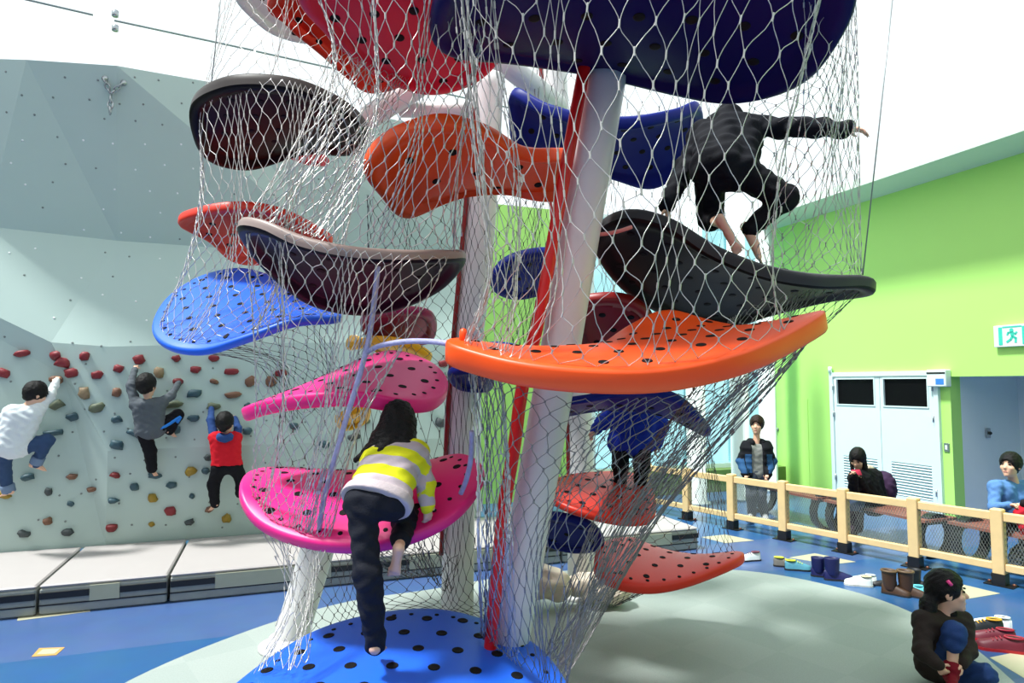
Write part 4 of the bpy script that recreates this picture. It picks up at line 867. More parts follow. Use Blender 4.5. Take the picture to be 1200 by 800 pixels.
p.wear('hood', {}, fabric('black_hood', (12, 13, 18)), 'black hood', extra=[(ms+np.array((-.06, .02, .06)), ms+np.array((.06, .02, .055)), .075, .07)])
an_ = p.J['anL'].copy(); p.J['anL'] = p.J['knL']*.6+an_*.4
p.wear('trousers', {'pelvis': .018, 'thigh': .024, 'shin': .018}, fabric('black_trousers', (14, 14, 20)), 'black trousers', wr=.006)
p.hair(infl=.014)

# --- child in the blue jacket under the arch
J = pj(4.85, head=(746, 440, 4.95), shL=(722, 478), shR=(768, 478), elL=(706, 494, 4.85), haL=(698, 503, 4.8), elR=(776, 498), haR=(770, 520, 4.85), hipL=(728, 518), hipR=(752, 518), knL=(727, 546, 4.8), anL=(727, 570, 4.86), toL=(724, 578, 4.75), knR=(752, 546, 4.78), anR=(750, 570, 4.86), toR=(752, 578, 4.74))
p = Person('child in bright blue jacket standing on the red orange platform behind the netting', J, 0.72, (-.3, .9, 0), h=.012, hh=.21)
p.wear('jacket', {'torso': .035, 'uarm': .024, 'farm': .022}, fabric('royal_blue_nylon', (34, 56, 168)), 'bright blue jacket', wr=.008)
p.wear('trousers', {'pelvis': .012, 'thigh': .016, 'shin': .018}, fabric('black_trousers', (14, 14, 20)), 'black trousers', wr=.005)
p.hair(infl=.014)

# --- standing man in the puffer jacket
gy = 9.25
J = pj(gy, head=(887, 498), shL=(898, 523), shR=(875, 523), elL=(905, 540), elR=(868, 540), haL=(900, 554, 9.12), haR=(873, 554, 9.12), hipL=(894, 554), hipR=(879, 554), knL=(891, 580, 9.2), knR=(881, 580, 9.15), anL=(896, 602), anR=(881, 602), toL=(897, 608, 9.0), toR=(876, 608, 9.02))
p = Person('standing man in blue and black puffer jacket and worn jeans behind the wooden fence', J, 0.92, (-.5, -.8, .05), h=.014, hh=.235, shod=True)
mh = (p.J['hipL']+p.J['hipR'])/2; ms = (p.J['shL']+p.J['shR'])/2
p.wear('sweater', {'torso': .012}, fabric('grey_marl', (136, 138, 134)), 'grey sweater')
f = p.field(); p.limbs(f, {'torso': .04, 'uarm': .024, 'farm': .03})
g = np.stack(np.meshgrid(*f.ax, indexing='ij'), -1); f.D = f.D + .010*np.abs(np.sin(g[..., 2]*34))-.004
f.D = np.maximum(f.D, -np.maximum(np.abs(g[..., 0]-ms[0]+.03)-.075-.1*(g[..., 2]-ms[2])*0, (g[..., 1]-ms[1]+.02)))
V, F = f.mesh(); cz = V[F].mean(1); cx = np.abs(cz[:, 0]-ms[0])
mi = ((cz[:, 2] < ms[2]-.10) & (cz[:, 2] > mh[2]+.02) & ((cx > .10) & (cx < .19) | (cx > .2) & (cz[:, 2] < ms[2]-.16))).astype(int)
p.t.part('puffer_jacket', V, F, [fabric('black_nylon', (20, 22, 28)), fabric('steel_blue_nylon', (44, 84, 128))], midx=mi, label='blue and black puffer jacket')
p.wear('collar', {}, fabric('black_nylon', (20, 22, 28)), 'black stand up collar', extra=[(ms+np.array((a*.085, b*.07, .05)), ms+np.array((c_*.085, d_*.07, .06)), .055, .055) for a, b, c_, d_ in ((-.9, -.4, -.9, .5), (-.9, .5, 0, 1), (0, 1, .9, .5), (.9, .5, .9, -.4))])
p.wear('jeans', {'pelvis': .015, 'thigh': .02, 'shin': .024}, fabric('worn_grey_denim', (70, 78, 92), .3), 'worn grey blue jeans', wr=.006)
f = p.field(); [p.foot(f, q, .012) for q in 'LR']; p.t.part('sneakers', *f.mesh(), fabric('white_grey_leather', (196, 198, 200)), label='pale sneakers')
p.hair(infl=.018, m=mat('dark_brown_hair', (40, 24, 16), 0.5, var=0.3, scale=30, bump=0.6, bscale=160, spec=0.25)); p.face()

# --- seated woman with the phone
J = pj(8.2, head=(1005, 537, 8.1), shL=(1003, 560, 8.0), shR=(1024, 557, 8.3), elL=(1000, 580, 7.9), elR=(1018, 582, 8.1), haL=(1000, 558, 7.75), haR=(1006, 560, 7.85), hipL=(1021, 592, 8.15), hipR=(1030, 590, 8.35), knL=(999, 587, 7.85), knR=(1006, 588, 8.0), anL=(1001, 617, 7.95), anR=(1006, 618, 8.1), toL=(994, 624, 7.8), toR=(999, 625, 7.92))
p = Person('seated woman in black coat with long dark hair looking at a pink phone', J, 0.82, (-.6, -.55, -.5), (-.2, -.3, .9), h=.012, hh=.225, curl=.6, shod=True)
p.wear('coat', {'torso': .05, 'uarm': .03, 'farm': .028}, fabric('black_coat', (18, 16, 22)), 'black coat', wr=.006, extra=[(p.J['hipL'], p.J['hipL']*.5+p.J['knL']*.5, .13, .11), (p.J['hipR'], p.J['hipR']*.5+p.J['knR']*.5, .13, .11)])
p.wear('fur_collar', {}, fabric('cream_fur', (214, 200, 176)), 'cream fur collar', extra=[(p.J['shR']+ZD*.06-UD*.02, p.J['shR']+ZD*.10-UD*.08, .05, .05)], wr=.008, wf=80)
p.wear('jeans', {'pelvis': .01, 'thigh': .014, 'shin': .014}, fabric('slate_denim', (84, 100, 128)), 'blue jeans')
f = p.field(); [p.foot(f, q, .012) for q in 'LR']; [f.cap(p.J['an'+q]*.4+p.J['kn'+q]*.6, p.J['an'+q], .062, .055, .02) for q in 'LR']; p.t.part('boots', *f.mesh(), fabric('plum_suede', (46, 30, 44)), label='dark plum boots')
p.hair(infl=.014, long_=[(p.J['head']+np.array(a), p.J['head']+np.array(b), ra, rb) for a, b, ra, rb in (((.05, .0, .0), (.09, .0, -.16), .05, .035), ((-.05, .03, .0), (-.06, .02, -.14), .035, .02), ((.03, .06, 0), (.08, .08, -.2), .06, .05))]); p.face()
hc = (p.J['haL']+p.J['haR'])/2+ZD*.06-np.array((.01, .04, 0))
t = Thing('mobile_phone', 'pink mobile phone held by the seated woman in black', 'phone', hc)
t.part('phone_case', *obox(hc, UD, U(VD*.5+ZD), U(VD-ZD*.5), .065, .035, .006, .004), fabric('pink_case', (216, 60, 92)), label='pink case')
t.part('screen', *obox(hc+U(VD-ZD*.5)*.0065, UD, U(VD*.5+ZD), U(VD-ZD*.5), .058, .03, .0006), M_blackp)
c = at(1036, 572, 8.5)
f = Field(c-.4, c+.4, .014); f.ell(c, (.13, .16, .22), np.stack([UD, VD, ZD])); f.wrinkle(.008, 30)
solo('backpack', *f.mesh(), fabric('plum_nylon', (58, 38, 66)), 'dark purple backpack on the back of the seated woman', 'backpack')
# --- seated man in the blue sweater
J = pj(6.95, head=(1184, 545, 6.92), shL=(1212, 570, 7.05), shR=(1166, 570, 6.9), elL=(1218, 598, 6.8), elR=(1165, 595, 6.82), haL=(1198, 592, 6.62), haR=(1183, 592, 6.62), hipL=(1206, 612, 7.05), hipR=(1181, 612, 6.95), knL=(1200, 612, 6.65), knR=(1172, 612, 6.62), anL=(1204, 652, 6.78), anR=(1172, 652, 6.75), toL=(1200, 660, 6.65), toR=(1166, 659, 6.62))
p = Person('seated man in blue sweater and dark trousers turned left, at the right edge', J, 0.88, (-.88, -.45, .12), h=.012, hh=.235, shod=True, curl=.5)
p.wear('sweater', {'torso': .022, 'uarm': .018, 'farm': .016}, fabric('mid_blue_knit', (92, 134, 190)), 'blue sweater', wr=.005)
p.wear('trousers', {'pelvis': .014, 'thigh': .018, 'shin': .022}, fabric('charcoal_trousers', (30, 32, 40)), 'dark trousers')
f = p.field(); [p.foot(f, q, .012) for q in 'LR']; p.t.part('sneakers', *f.mesh(), fabric('black_white_shoe', (70, 72, 76)), label='dark sneakers')
p.hair(infl=.016); p.face()
c = at(1202, 606, 6.52)
f = Field(c-.3, c+.3, .012); f.ell(c, (.10, .07, .15), np.eye(3), .02); f.ell(c+np.array((.05, 0, -.1)), (.11, .08, .12), np.eye(3), .03); f.wrinkle(.014, 28, 2); V, F = f.mesh()
ja = Thing('red_jacket', 'bundled red jacket with black trim on the lap of the seated man in blue', 'jacket', c-ZD*.2)
ja.part('cloth_bundle', V, F, fabric('red_quilt', (188, 30, 48)))
f = Field(c-.3, c+.3, .012); f.cap(c+np.array((-.02, -.02, .13)), c+np.array((.1, -.03, .16)), .045, .05, .02); f.wrinkle(.006, 40); ja.part('trim', *f.mesh(), fabric('black_trim', (24, 20, 24)), label='black trim')

c = at(1200, 648, 6.75)
def weave():
    m = fabric('grey_woven_cloth', (150, 150, 148)); nt = m.node_tree; w_ = nt.nodes.new('ShaderNodeTexChecker'); w_.inputs['Scale'].default_value = 45
    tc = nt.nodes.new('ShaderNodeTexCoord'); nt.links.new(tc.outputs['Object'], w_.inputs['Vector']); w_.inputs['Color1'].default_value = lin((210, 210, 206)); w_.inputs['Color2'].default_value = lin((60, 62, 64))
    nt.links.new(w_.outputs['Color'], nt.nodes['Principled BSDF'].inputs['Base Color']); return m
f = Field(c-.35, c+.35, .014); f.ell(c, (.14, .1, .15), np.eye(3)); f.cut(np.array((0, 0, .0)), -ZD); f.wrinkle(.008, 30); V, F = f.mesh()
V = V-np.array((0, 0, V[:, 2].min())); solo('cloth_bag', V, F, weave(), 'grey checked cloth bag on the floor behind the fence at the right edge', 'bag')
# --- crouching girl pulling on a sock
J = pj(4.15, head=(1110, 692, 4.15), shL=(1126, 728, 4.2), shR=(1083, 728, 4.12), elL=(1134, 762, 4.1), elR=(1081, 763, 4.0), haL=(1127, 776, 3.98), haR=(1098, 778, 3.92), hipL=(1112, 778, 4.28), hipR=(1092, 778, 4.25), knR=(1119, 741, 4.0), anR=(1114, 790, 3.98), toR=(1119, 808, 3.82), knL=(1155, 791, 4.1), anL=(1100, 792, 4.32), toL=(1086, 789, 4.45))
p = Person('girl with pink hair clip crouching on the mat to pull up a red sock', J, 0.80, (.93, -.36, .06), (0, 0, 1), h=.0075, hh=.225, curl=.55, palm={'R': (((.3, .5, 0), (.5, .1, -.6)), .5), 'L': (((-.5, .3, 0), (-.3, -.2, -.8)), .5)})
p.wear('jacket', {'torso': .026, 'uarm': .02, 'farm': .016}, fabric('dark_brown_fleece', (46, 38, 34)), 'dark brown jacket', wr=.004, wf=34)
p.wear('collar', {}, fabric('black_collar', (22, 18, 18)), 'high black collar', extra=[(p.J['head']-ZD*.13+np.array((0, .02, 0)), p.J['head']-ZD*.165+np.array((0, .03, 0)), .07, .085)])
p.wear('jeans', {'pelvis': .014, 'thigh': .016}, fabric('deep_blue_denim', (36, 62, 112)), 'blue jeans', wr=.006, extra=[(p.J['knR'], p.J['knR']*.74+p.J['anR']*.26, .078, .072), (p.J['knL'], p.J['anL'], .075, .055)])
f = p.field(); p.foot(f, 'R', .006); f.cap(p.J['anR']*.86+p.J['knR']*.14, p.J['anR'], .05, .042, .02); f.wrinkle(.002, 70); p.t.part('sock', *f.mesh(), fabric('dark_red_wool', (120, 18, 34)), label='dark red sock')
f = p.field(); p.foot(f, 'L', .008); f.cap(p.J['anL']*.8+p.J['knL']*.2, p.J['anL'], .045, .04, .02); p.t.part('sock', *f.mesh(), fabric('dark_red_wool', (120, 18, 34)), label='dark red sock')
hd = p.J['head']
p.hair(infl=.012, fringe=.03, long_=[(hd+np.array(a), hd+np.array(b), ra, rb) for a, b, ra, rb in (((-.08, .02, -.02), (-.12, .0, -.08), .035, .04), ((-.12, .0, -.08), (-.15, -.02, -.18), .045, .05), ((-.15, -.02, -.18), (-.17, -.03, -.26), .045, .012))])
p.t.part('hair_clip', *tube([hd+np.array((-.05, -.085, .085)), hd+np.array((-.03, -.09, .06))], .011, 6), mat('pink_clip', (250, 70, 150), 0.4), label='pink hair clip'); p.face()
# ================================================================== shoes left along the edge of the mat
def leather(name, rgb): return mat(name, rgb, 0.5, var=0.1, scale=30)
def shoe(label, px, py, ang, L, upper, sole='dark_sole', trim=None, boot=0.0, group=None, open_=True, z=0.0, low=1.0):
    """ang: heading of the toe in degrees, 0 = to the right of the picture, 90 = away from the camera"""
    p = atz(px, py, z); a = math.radians(ang); fy = np.array((math.cos(a), math.sin(a), 0)); fx = np.array((fy[1], -fy[0], 0)); k = L
    def w(x, y, zz): return p+fx*x*k+fy*y*k+ZD*zz*k
    t = Thing('boot' if boot else 'shoe', label, 'boot' if boot else 'shoe', p, group)
    ys = [-.5, -.47, -.38, -.2, 0, .2, .35, .44, .49, .5]; ws = [.04, .10, .135, .135, .13, .165, .165, .13, .07, .02]
    out = [(x, y) for x, y in zip(ws, ys)]+[(-x, y) for x, y in zip(ws[::-1], ys[::-1])]
    n = len(out); V = [w(x*1.06, y*1.03, 0) for x, y in out]+[w(x*1.06, y*1.03, .07) for x, y in out]
    t.part('sole', V, [tuple(range(n-1, -1, -1)), tuple(range(n, 2*n))]+[(i, (i+1) % n, (i+1) % n+n, i+n) for i in range(n)], sole, False)
    hs = [.25, .32, .33, .31, .30, .24, .19, .16, .12, .08]; V, F = [], []; m = 9
    for wd, y, h_ in zip(ws, ys, hs):
        for j in range(m):
            th = math.pi*j/(m-1); c_, s_ = math.cos(th), math.sin(th)
            V.append(w(wd*math.copysign(abs(c_)**.7, c_)*(1-.35*s_), y, .06+(h_*low-.0)*abs(s_)**.75))
    for i in range(len(ys)-1):
        for j in range(m-1): F.append((i*m+j, i*m+j+1, i*m+m+j+1, i*m+m+j))
    F.append(tuple(range(m))); F.append(tuple(range(len(ys)*m-1, (len(ys)-1)*m-1, -1)))
    t.part('upper', V, F, upper)
    if boot:
        rings = [(.19, -.2, .2), (.225, -.22, boot*.5), (.245, -.22, boot-.05), (.25, -.22, boot), (.215, -.22, boot+.005), (.19, -.22, boot-.06)]; V, F = [], []; n = 14
        for r, y, zz in rings:
            for j in range(n): V.append(w(r*math.cos(2*math.pi*j/n)*.85, y+r*1.1*math.sin(2*math.pi*j/n), zz))
        for i in range(len(rings)-1):
            for j in range(n): F.append((i*n+j, i*n+(j+1) % n, i*n+n+(j+1) % n, i*n+n+j))
        t.part('shaft', V, F, upper); t.part('lining', [V[-n+j] for j in range(n)], [tuple(range(n))], M_blackp, False)
        if trim: t.part('cuff', *tube([w(.26*math.cos(q)*.85, -.22+.27*math.sin(q), boot-.02) for q in np.linspace(0, 2*math.pi, 15)[:-1]], .045*k, 6, closed=True), trim, label='paler rolled cuff')
    elif open_:
        V = [w(.085*math.cos(q), -.27+.17*math.sin(q), .06+.335*low) for q in np.linspace(0, 2*math.pi, 13)[:-1]]
        t.part('lining', V+[v-ZD*.05*k for v in V], [tuple(range(12))]+[(i, (i+1) % 12, (i+1) % 12+12, i+12) for i in range(12)], M_blackp, False)
        t.part('collar', *tube([w(.095*math.cos(q), -.27+.19*math.sin(q), .06+.33*low) for q in np.linspace(0, 2*math.pi, 13)[:-1]], .028*k, 5, closed=True), trim or upper)
    if trim and not boot:
        for i in range(3): t.part('lace', *tube([w(-.09, .0+.08*i, .06+.285*low-.03*i), w(0, .005+.08*i, .06+.315*low-.035*i), w(.09, .0+.08*i, .06+.285*low-.03*i)], .017*k, 5), trim)
    return t
ds = leather('dark_rubber_sole', (44, 42, 42)); ws_ = leather('white_rubber_sole', (214, 212, 200)); rs = leather('red_rubber_sole', (170, 26, 34))
G_ = 'shoes left along the mat edge'
shoe('teal and yellow sneaker, nearer of its pair left of the blue boots', 935, 668, -12, .25, leather('teal_mesh', (90, 160, 180)), ds, leather('lime_lace', (222, 226, 70)), group=G_)
shoe('grey and yellow sneaker half hidden behind the teal one', 921, 664, -20, .24, leather('grey_mesh', (120, 116, 108)), ds, leather('lime_lace', (222, 226, 70)), group=G_)
shoe('dark blue boot, left one of its pair', 966, 676, -25, .24, leather('navy_suede', (18, 24, 84)), ds, boot=.78, group=G_)
shoe('dark blue boot, right one of its pair, beside the white sneakers', 983, 680, -15, .26, leather('navy_suede', (18, 24, 84)), ds, boot=.82, group=G_)
shoe('white sneaker with pale blue tongue, nearer of its pair', 1006, 686, 160, .24, leather('white_mesh', (226, 232, 230)), ws_, leather('cream_strap', (236, 226, 180)), group=G_)
shoe('white sneaker tucked behind the other white one', 1012, 683, 150, .22, leather('white_mesh', (226, 232, 230)), ds, leather('pale_grey_strap', (206, 212, 220)), group=G_)
shoe('flat black slipper left of the brown boots', 1036, 686, 165, .22, leather('black_leather', (22, 22, 26)), ds, low=.6, group=G_)
shoe('brown suede boot with rolled cuff, left one of its pair', 1050, 697, -40, .23, leather('brown_suede', (70, 46, 30)), ds, leather('tan_fleece', (104, 80, 54)), boot=.92, group=G_)
shoe('brown suede boot with rolled cuff, right one beside the crouching girl', 1070, 699, -35, .24, leather('brown_suede', (70, 46, 30)), ds, leather('tan_fleece', (104, 80, 54)), boot=.92, group=G_)
shoe('black ankle boot standing behind the brown pair', 1079, 690, -30, .22, leather('black_leather', (22, 22, 26)), ds, boot=.8, group=G_)
shoe('turquoise slipper between the brown boots and the crouching girl', 1084, 694, -15, .2, leather('turquoise_felt', (110, 214, 224)), ws_, low=.7, group=G_)
shoe('black sneaker with yellow print behind the red shoes', 1153, 741, 170, .27, leather('black_mesh', (28, 32, 36)), ws_, leather('amber_print', (226, 166, 40)), group=G_)
shoe('white and black sneaker behind the yellow printed one', 1163, 736, 150, .25, leather('white_mesh', (226, 232, 230)), ds, group=G_)
shoe('dark red buckled shoe, nearer of its pair at right', 1173, 762, 157, .30, leather('wine_patent', (100, 18, 38)), rs, leather('crimson_bow', (150, 22, 48)), group=G_, low=.85)
shoe('dark red buckled shoe, farther of its pair at right', 1164, 751, 157, .28, leather('wine_patent', (100, 18, 38)), rs, leather('crimson_bow', (150, 22, 48)), group=G_, low=.85)
shoe('white and plum sneaker alone near the tip of the red platform', 879, 657, 190, .24, leather('white_mesh', (226, 232, 230)), ds, leather('plum_trim', (120, 60, 80)), group=G_)
# cream padding bundled in the netting beside the foot of the leaning column
for k, (x, y, d, sx, sy, sz, lab) in enumerate(((640, 682, 5.6, .20, .12, .14, 'cream folded cloth bundle, left of two behind the leaning column'), (700, 686, 5.7, .26, .14, .12, 'cream folded cloth bundle, right of two below the red platform'))):
    c = at(x, y, d); f = Field(c-.4, c+.4, .014); f.ell(c, (sx, sy, sz), np.eye(3)); f.ell(c+np.array((sx*.5, .02, -.06)), (sx*.6, sy, sz*.7), np.eye(3), .05); f.cut(np.array((0, 0, MATZ)), -ZD); f.wrinkle(.016, 24, k)
    V, F = f.mesh(); solo('cloth_bundle', V, F, fabric('cream_canvas', (214, 200, 182)), lab, 'cloth')
# ================================================================== wire netting hung between the platforms
M_wire = mat('galvanised_wire', (204, 200, 198), 0.36, 0.6, var=0.08, scale=3); M_fer = mat('pressed_ferrule', (214, 210, 204), 0.3, 0.6)
M_wirem = mat('shaded_wire_mid', (134, 132, 132), 0.4, 0.6, var=0.1, scale=3)  # same wire in a mid tone, shade put into its colour
M_wired = mat('shaded_wire_dark', (108, 106, 106), 0.45, 0.4, var=0.1, scale=3)  # same wire again, coloured darker as if out of the sun
def tubes(C, r, sides=3):                # C: (tubes, points, 3)
    E, n, _ = C.shape; T = np.gradient(C, axis=1); T /= np.linalg.norm(T, axis=2)[..., None]+1e-12
    a = np.broadcast_to(np.array((0.31, 0.92, 0.24)), T.shape); x = np.cross(T, a); x /= np.linalg.norm(x, axis=2)[..., None]+1e-12; y = np.cross(T, x)
    th = 2*math.pi*np.arange(sides)/sides
    V = C[:, :, None]+r*(np.cos(th)[:, None]*x[:, :, None]+np.sin(th)[:, None]*y[:, :, None])
    base = np.arange(E)[:, None, None]*n*sides+np.arange(n-1)[None, :, None]*sides; k = np.arange(sides)[None, None]; k2 = (k+1) % sides
    F = np.stack([base+k, base+k2, base+sides+k2, base+sides+k], -1)
    return V.reshape(-1, 3), F.reshape(-1, 4)
def net(label, rows, nc, nr, r=.0022, pleat=.03, pf=3.0, bunch=(), seed=0, jit=.25, m=None, fer=True, ease=.75):
    R = [np.array([at(*p) for p in row]) for row in rows]
    R = np.array([[c for c in cat_rom(row, 40)[np.linspace(0, (len(row)-1)*40, 61).round().astype(int)]] for row in R])      # rows x 61
    q = (len(rows)-1)*20; Gd = np.stack([cat_rom(R[:, i], 20) for i in range(61)], 1)                                          # (q+1) x 61
    ds, dt = np.gradient(Gd, axis=1), np.gradient(Gd, axis=0); Nn = np.cross(ds, dt); Nn /= np.linalg.norm(Nn, axis=2)[..., None]+1e-12
    rs_ = np.random.RandomState(seed+11)
    def S(s, t):
        s = np.clip(s, 0, 1); w_ = s.copy()
        for b, wd, a in bunch: w_ = w_-a*(s-b)*np.exp(-((s-b)/wd)**2)
        w_ = w_-.55*np.sin(2*math.pi*pf*s+1.3*seed+1.5*t)/(2*math.pi*pf); w_ = np.clip(w_, 0, 1)
        x = w_*60; y = np.clip(t, 0, 1)*q; i = np.minimum(x.astype(int), 59); j = np.minimum(y.astype(int), q-1); fx, fy = (x-i)[..., None], (y-j)[..., None]
        P = (Gd[j, i]*(1-fx)+Gd[j, i+1]*fx)*(1-fy)+(Gd[j+1, i]*(1-fx)+Gd[j+1, i+1]*fx)*fy
        env = np.sin(math.pi*np.clip(t, 0, 1))**.5
        return P+Nn[j, i]*(pleat*env*np.cos(2*math.pi*pf*s+1.3*seed+2*t))[..., None]
    js = np.arange(nr+1); ns = {}
    NS = np.full((nr+1, nc+1), np.nan); NT = np.zeros((nr+1, nc+1))
    for j in js:
        odd = j % 2; n = nc+1-odd
        NS[j, :n] = (np.arange(n)+.5*odd)/nc+rs_.uniform(-1, 1, n)*jit*.35/nc; NT[j, :n] = j/nr+(rs_.uniform(-1, 1, n)*jit/nr if 0 < j < nr else 0)
    E = []
    for j in range(nr):
        for i in range(nc+1-(j % 2)):
            for i2 in ((i-1, i) if j % 2 == 0 else (i, i+1)):
                if 0 <= i2 < nc+1-((j+1) % 2): E.append((j, i, i2))
    E = np.array(E); tau = np.linspace(0, 1, 7)[None]; es = ease*(tau*tau*(3-2*tau))+(1-ease)*tau
    s0, s1 = NS[E[:, 0], E[:, 1]][:, None], NS[E[:, 0]+1, E[:, 2]][:, None]; t0, t1 = NT[E[:, 0], E[:, 1]][:, None], NT[E[:, 0]+1, E[:, 2]][:, None]
    C = S(s0+(s1-s0)*es, t0+(t1-t0)*tau+0*es)
    V, F = tubes(C, r); c = V.mean(0)
    o = tag(obj('climbing_net', mesh('climbing_net', V, F, m or M_wire, True, origin=c), loc=c), label, 'net', 'wire nets of the climbing tower')
    if fer:
        ok = ~np.isnan(NS); ss, tt = NS[ok][:, None], NT[ok][:, None]; e = .13/nr
        C = S(np.repeat(ss, 2, 1), np.concatenate([tt-e, tt+e], 1)); C = C[(tt[:, 0] > .01) & (tt[:, 0] < .99)]
        V, F = tubes(C, r*2.1, 5); tag(obj('ferrules', mesh('ferrules', V, F, M_fer if m is None else m, True, origin=c), o), 'pressed metal ferrules at the wire crossings', None, None, 'stuff')
    return o
net('wire net hanging from the huge navy platform to the orange saddle in front', [
    [(530, -70, 2.5), (620, -115, 2.33), (780, -150, 2.28), (930, -125, 2.33), (978, -40, 2.5)],
    [(540, 60, 2.6), (620, 40, 2.45), (740, 30, 2.38), (880, 40, 2.42), (960, 60, 2.6)],
    [(556, 200, 2.68), (630, 200, 2.52), (740, 200, 2.42), (860, 200, 2.5), (930, 210, 2.7)],
    [(572, 320, 2.7), (640, 330, 2.55), (740, 330, 2.44), (850, 320, 2.52), (926, 320, 2.74)],
    [(543, 402, 2.75), (600, 419, 2.6), (720, 430, 2.52), (850, 413, 2.57), (936, 378, 2.77)]], 19, 17, .0021, .035, 3, ((.06, .07, .8), (.93, .07, .7)), 0, .3)
net('wire net from the navy platform down to the tip of the right black platform', [
    [(940, -70, 2.6), (1000, -45, 2.8), (996, 0, 3.0), (960, 70, 3.1), (880, 104, 3.4)],
    [(935, 150, 2.95), (984, 150, 3.0), (1000, 150, 3.25), (960, 150, 3.6), (880, 150, 3.8)],
    [(880, 306, 3.62), (945, 318, 3.66), (1010, 323, 3.82), (980, 330, 4.15), (900, 340, 4.5)]], 18, 20, .0019, .02, 2.5, ((.5, .1, .4),), 1)
net('dark netting hanging deep in the tower behind the main column', [
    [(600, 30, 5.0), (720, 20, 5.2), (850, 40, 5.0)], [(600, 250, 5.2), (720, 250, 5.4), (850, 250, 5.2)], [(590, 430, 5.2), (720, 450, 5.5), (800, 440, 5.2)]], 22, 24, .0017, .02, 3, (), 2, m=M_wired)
net('wire net gathered from the orange saddle down to the blue domed platform', [
    [(548, 420, 2.8), (620, 457, 2.62), (720, 467, 2.56), (830, 454, 2.6), (920, 414, 2.77), (957, 385, 2.97)],
    [(556, 520, 2.85), (600, 545, 2.72), (670, 545, 2.66), (760, 525, 2.72), (840, 500, 2.88), (880, 480, 3.03)],
    [(560, 640, 3.0), (590, 660, 2.9), (630, 660, 2.88), (690, 640, 2.92), (740, 628, 3.02), (768, 606, 3.1)],
    [(560, 745, 3.55), (600, 772, 3.3), (640, 800, 3.15), (662, 812, 3.1), (660, 792, 3.2), (640, 768, 3.4)]], 25, 20, .0021, .02, 3, ((.05, .06, .7),), 3, .3, m=M_wirem)
net('wire net slanting from the tip of the right black platform to the blue domed one', [
    [(850, 376, 3.7), (900, 350, 3.7), (960, 338, 3.8), (1014, 336, 3.95)], [(800, 472, 3.5), (850, 452, 3.55), (892, 440, 3.62), (928, 424, 3.75)],
    [(702, 600, 3.4), (735, 592, 3.42), (770, 588, 3.5), (800, 572, 3.6)], [(640, 762, 3.45), (652, 776, 3.35), (658, 786, 3.3), (664, 792, 3.25)]], 22, 28, .002, .02, 2, (), 4, .3, ease=.4, m=M_wirem)
net('wire net from the crimson top platform to the dark plum one', [
    [(352, -25, 2.98), (400, -90, 2.75), (470, -135, 2.62), (560, -95, 2.75), (596, -20, 3.05)], [(388, 60, 2.98), (424, 60, 2.87), (472, 60, 2.77), (530, 60, 2.87), (572, 60, 3.03)],
    [(368, 150, 3.0), (420, 160, 2.92), (470, 160, 2.87), (520, 160, 2.92), (556, 160, 3.08)], [(305, 252, 3.13), (360, 274, 3.05), (420, 288, 3.03), (490, 290, 3.15), (545, 296, 3.5)]], 22, 22, .0023, .05, 3, ((.12, .1, .75), (.38, .07, .5), (.93, .08, .7)), 5, .3)
net('wire net falling from the dark plum platform to the left end of the magenta one', [
    [(288, 262, 3.2), (330, 270, 3.05), (390, 288, 3.0), (470, 298, 3.1), (525, 300, 3.35)], [(302, 400, 3.25), (335, 400, 3.15), (385, 400, 3.07), (430, 400, 3.1), (476, 400, 3.2)],
    [(305, 500, 3.35), (335, 510, 3.25), (370, 520, 3.18), (400, 510, 3.2), (424, 500, 3.25)], [(296, 580, 3.55), (315, 606, 3.42), (345, 622, 3.36), (365, 628, 3.34), (385, 632, 3.32)]], 22, 24, .0023, .035, 3.5, ((.62, .14, .7), (.05, .06, .5)), 6, .35)
net('short wire net tying the large magenta platform to the blue domed one', [
    [(300, 605, 3.45), (330, 622, 3.38), (360, 632, 3.35), (385, 636, 3.33)], [(335, 690, 3.4), (345, 695, 3.3), (360, 695, 3.25), (370, 690, 3.25)], [(296, 790, 3.2), (318, 780, 3.15), (340, 785, 3.05), (362, 775, 3.1)]], 10, 12, .002, .01, 2, (), 7, .4)
net('faint wire net above the left black platform', [
    [(262, -60, 4.25), (330, -60, 4.0), (420, -60, 4.2)], [(250, 20, 4.25), (325, 15, 4.0), (410, 30, 4.2)], [(234, 112, 4.22), (310, 90, 3.97), (425, 140, 4.35)]], 16, 14, .0016, .02, 2, ((.5, .15, .6),), 8)
net('wire net from the left black platform down to the tilted blue one', [
    [(230, 148, 4.37), (247, 102, 4.1), (310, 92, 3.92), (370, 105, 3.96), (426, 150, 4.4)], [(232, 230, 4.32), (255, 225, 4.07), (310, 220, 3.92), (365, 225, 3.97), (418, 230, 4.32)],
    [(216, 310, 4.3), (245, 320, 4.1), (300, 322, 3.97), (350, 325, 4.02), (400, 330, 4.2)], [(186, 382, 4.28), (205, 401, 4.1), (270, 393, 3.97), (330, 377, 3.99), (394, 368, 4.17)]], 25, 25, .0023, .03, 3, ((.05, .06, .6), (.6, .1, .5)), 9, .3)
net('dark netting between the orange wavy platform and the magenta ones, behind the plum one', [
    [(430, 228, 3.95), (480, 238, 3.95), (560, 214, 4.05), (640, 225, 4.1)], [(430, 330, 4.4), (490, 340, 4.35), (560, 340, 4.35), (632, 340, 4.4)], [(420, 420, 4.3), (490, 425, 4.3), (560, 440, 4.4), (620, 450, 4.5)]], 20, 20, .0017, .02, 3, (), 10, m=M_wired)
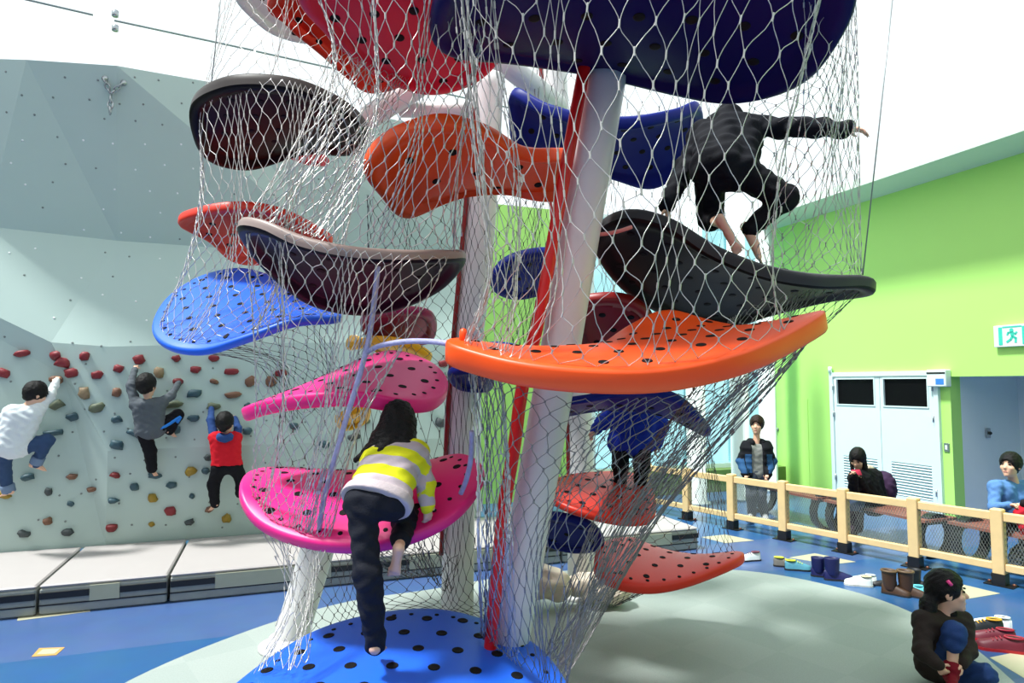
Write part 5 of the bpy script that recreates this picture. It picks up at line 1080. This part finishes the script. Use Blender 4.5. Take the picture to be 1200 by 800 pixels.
net('dark netting behind the striped girl, from the upper magenta platform to the blue dome', [
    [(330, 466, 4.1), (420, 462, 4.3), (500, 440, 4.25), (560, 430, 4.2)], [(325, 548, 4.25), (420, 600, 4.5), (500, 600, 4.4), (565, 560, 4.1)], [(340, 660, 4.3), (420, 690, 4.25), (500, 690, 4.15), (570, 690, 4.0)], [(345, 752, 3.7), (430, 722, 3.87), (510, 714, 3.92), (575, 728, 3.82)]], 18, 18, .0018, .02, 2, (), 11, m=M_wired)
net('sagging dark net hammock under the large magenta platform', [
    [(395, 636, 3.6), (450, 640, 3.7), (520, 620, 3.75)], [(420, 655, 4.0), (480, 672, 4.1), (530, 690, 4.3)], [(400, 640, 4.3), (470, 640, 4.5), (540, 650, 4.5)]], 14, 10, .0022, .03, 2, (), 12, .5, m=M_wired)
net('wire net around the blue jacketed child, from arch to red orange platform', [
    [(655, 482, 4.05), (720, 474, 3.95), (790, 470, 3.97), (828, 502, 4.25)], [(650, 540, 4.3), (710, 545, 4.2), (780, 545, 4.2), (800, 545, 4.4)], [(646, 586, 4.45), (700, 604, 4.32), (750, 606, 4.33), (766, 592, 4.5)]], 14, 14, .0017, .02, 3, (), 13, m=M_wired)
net('thin wire net from the arch tip to the upturned tip of the right red platform', [
    [(790, 470, 4.3), (815, 485, 4.35), (830, 503, 4.35)], [(766, 560, 4.7), (820, 565, 4.65), (846, 575, 4.7)], [(742, 632, 5.2), (815, 652, 5.1), (862, 648, 4.95)]], 12, 14, .0016, .02, 1.5, ((.9, .15, .7),), 14, m=M_wired)
net('dark net cone gathered under the right red platform', [
    [(700, 664, 4.62), (722, 684, 4.52), (790, 686, 4.55), (830, 672, 4.7)], [(690, 690, 4.9), (712, 698, 4.85), (745, 695, 4.9), (770, 690, 5.0)], [(705, 706, 5.1), (712, 711, 5.1), (716, 712, 5.1), (722, 709, 5.1)]], 16, 8, .002, .01, 2, (), 15, m=M_wired)
net('dark netting under the tilted blue platform at left', [
    [(200, 408, 4.15), (260, 405, 4.05), (330, 385, 4.1), (395, 372, 4.3)], [(300, 425, 4.6), (330, 428, 4.6), (370, 430, 4.6), (400, 425, 4.6)], [(330, 500, 4.4), (350, 490, 4.4), (380, 480, 4.4), (405, 470, 4.4)]], 14, 12, .0018, .02, 2, (), 16, m=M_wired)

net('dense pleat of wire netting falling past the left end of the orange saddle, upper half', [
    [(528, -60, 2.55), (545, -70, 2.48), (575, -80, 2.45)], [(542, 60, 2.63), (556, 60, 2.58), (585, 60, 2.56)], [(555, 200, 2.7), (572, 200, 2.64), (612, 200, 2.62)], [(566, 320, 2.74), (582, 320, 2.68), (610, 320, 2.66)], [(543, 398, 2.78), (560, 406, 2.72), (600, 415, 2.66)]], 10, 20, .0021, .03, 1.5, (), 17, .45)
net('dense pleat of wire netting below the left end of the orange saddle', [
    [(546, 416, 2.84), (565, 428, 2.8), (590, 445, 2.76)], [(553, 520, 2.88), (572, 530, 2.84), (600, 540, 2.8)], [(556, 640, 3.02), (575, 650, 2.98), (606, 660, 2.94)], [(562, 742, 3.58), (582, 760, 3.45), (612, 784, 3.3)]], 12, 20, .0021, .03, 1.5, (), 18, .45)
net('slanting wire net from the crimson platform across to the left tip of the plum one', [
    [(392, 50, 3.3), (440, 78, 3.5), (480, 92, 3.7)], [(345, 165, 3.3), (390, 175, 3.3), (440, 180, 3.4)], [(290, 256, 3.24), (335, 268, 3.16), (400, 286, 3.14)]], 16, 16, .002, .03, 2.5, ((.3, .15, .6),), 19, .35)
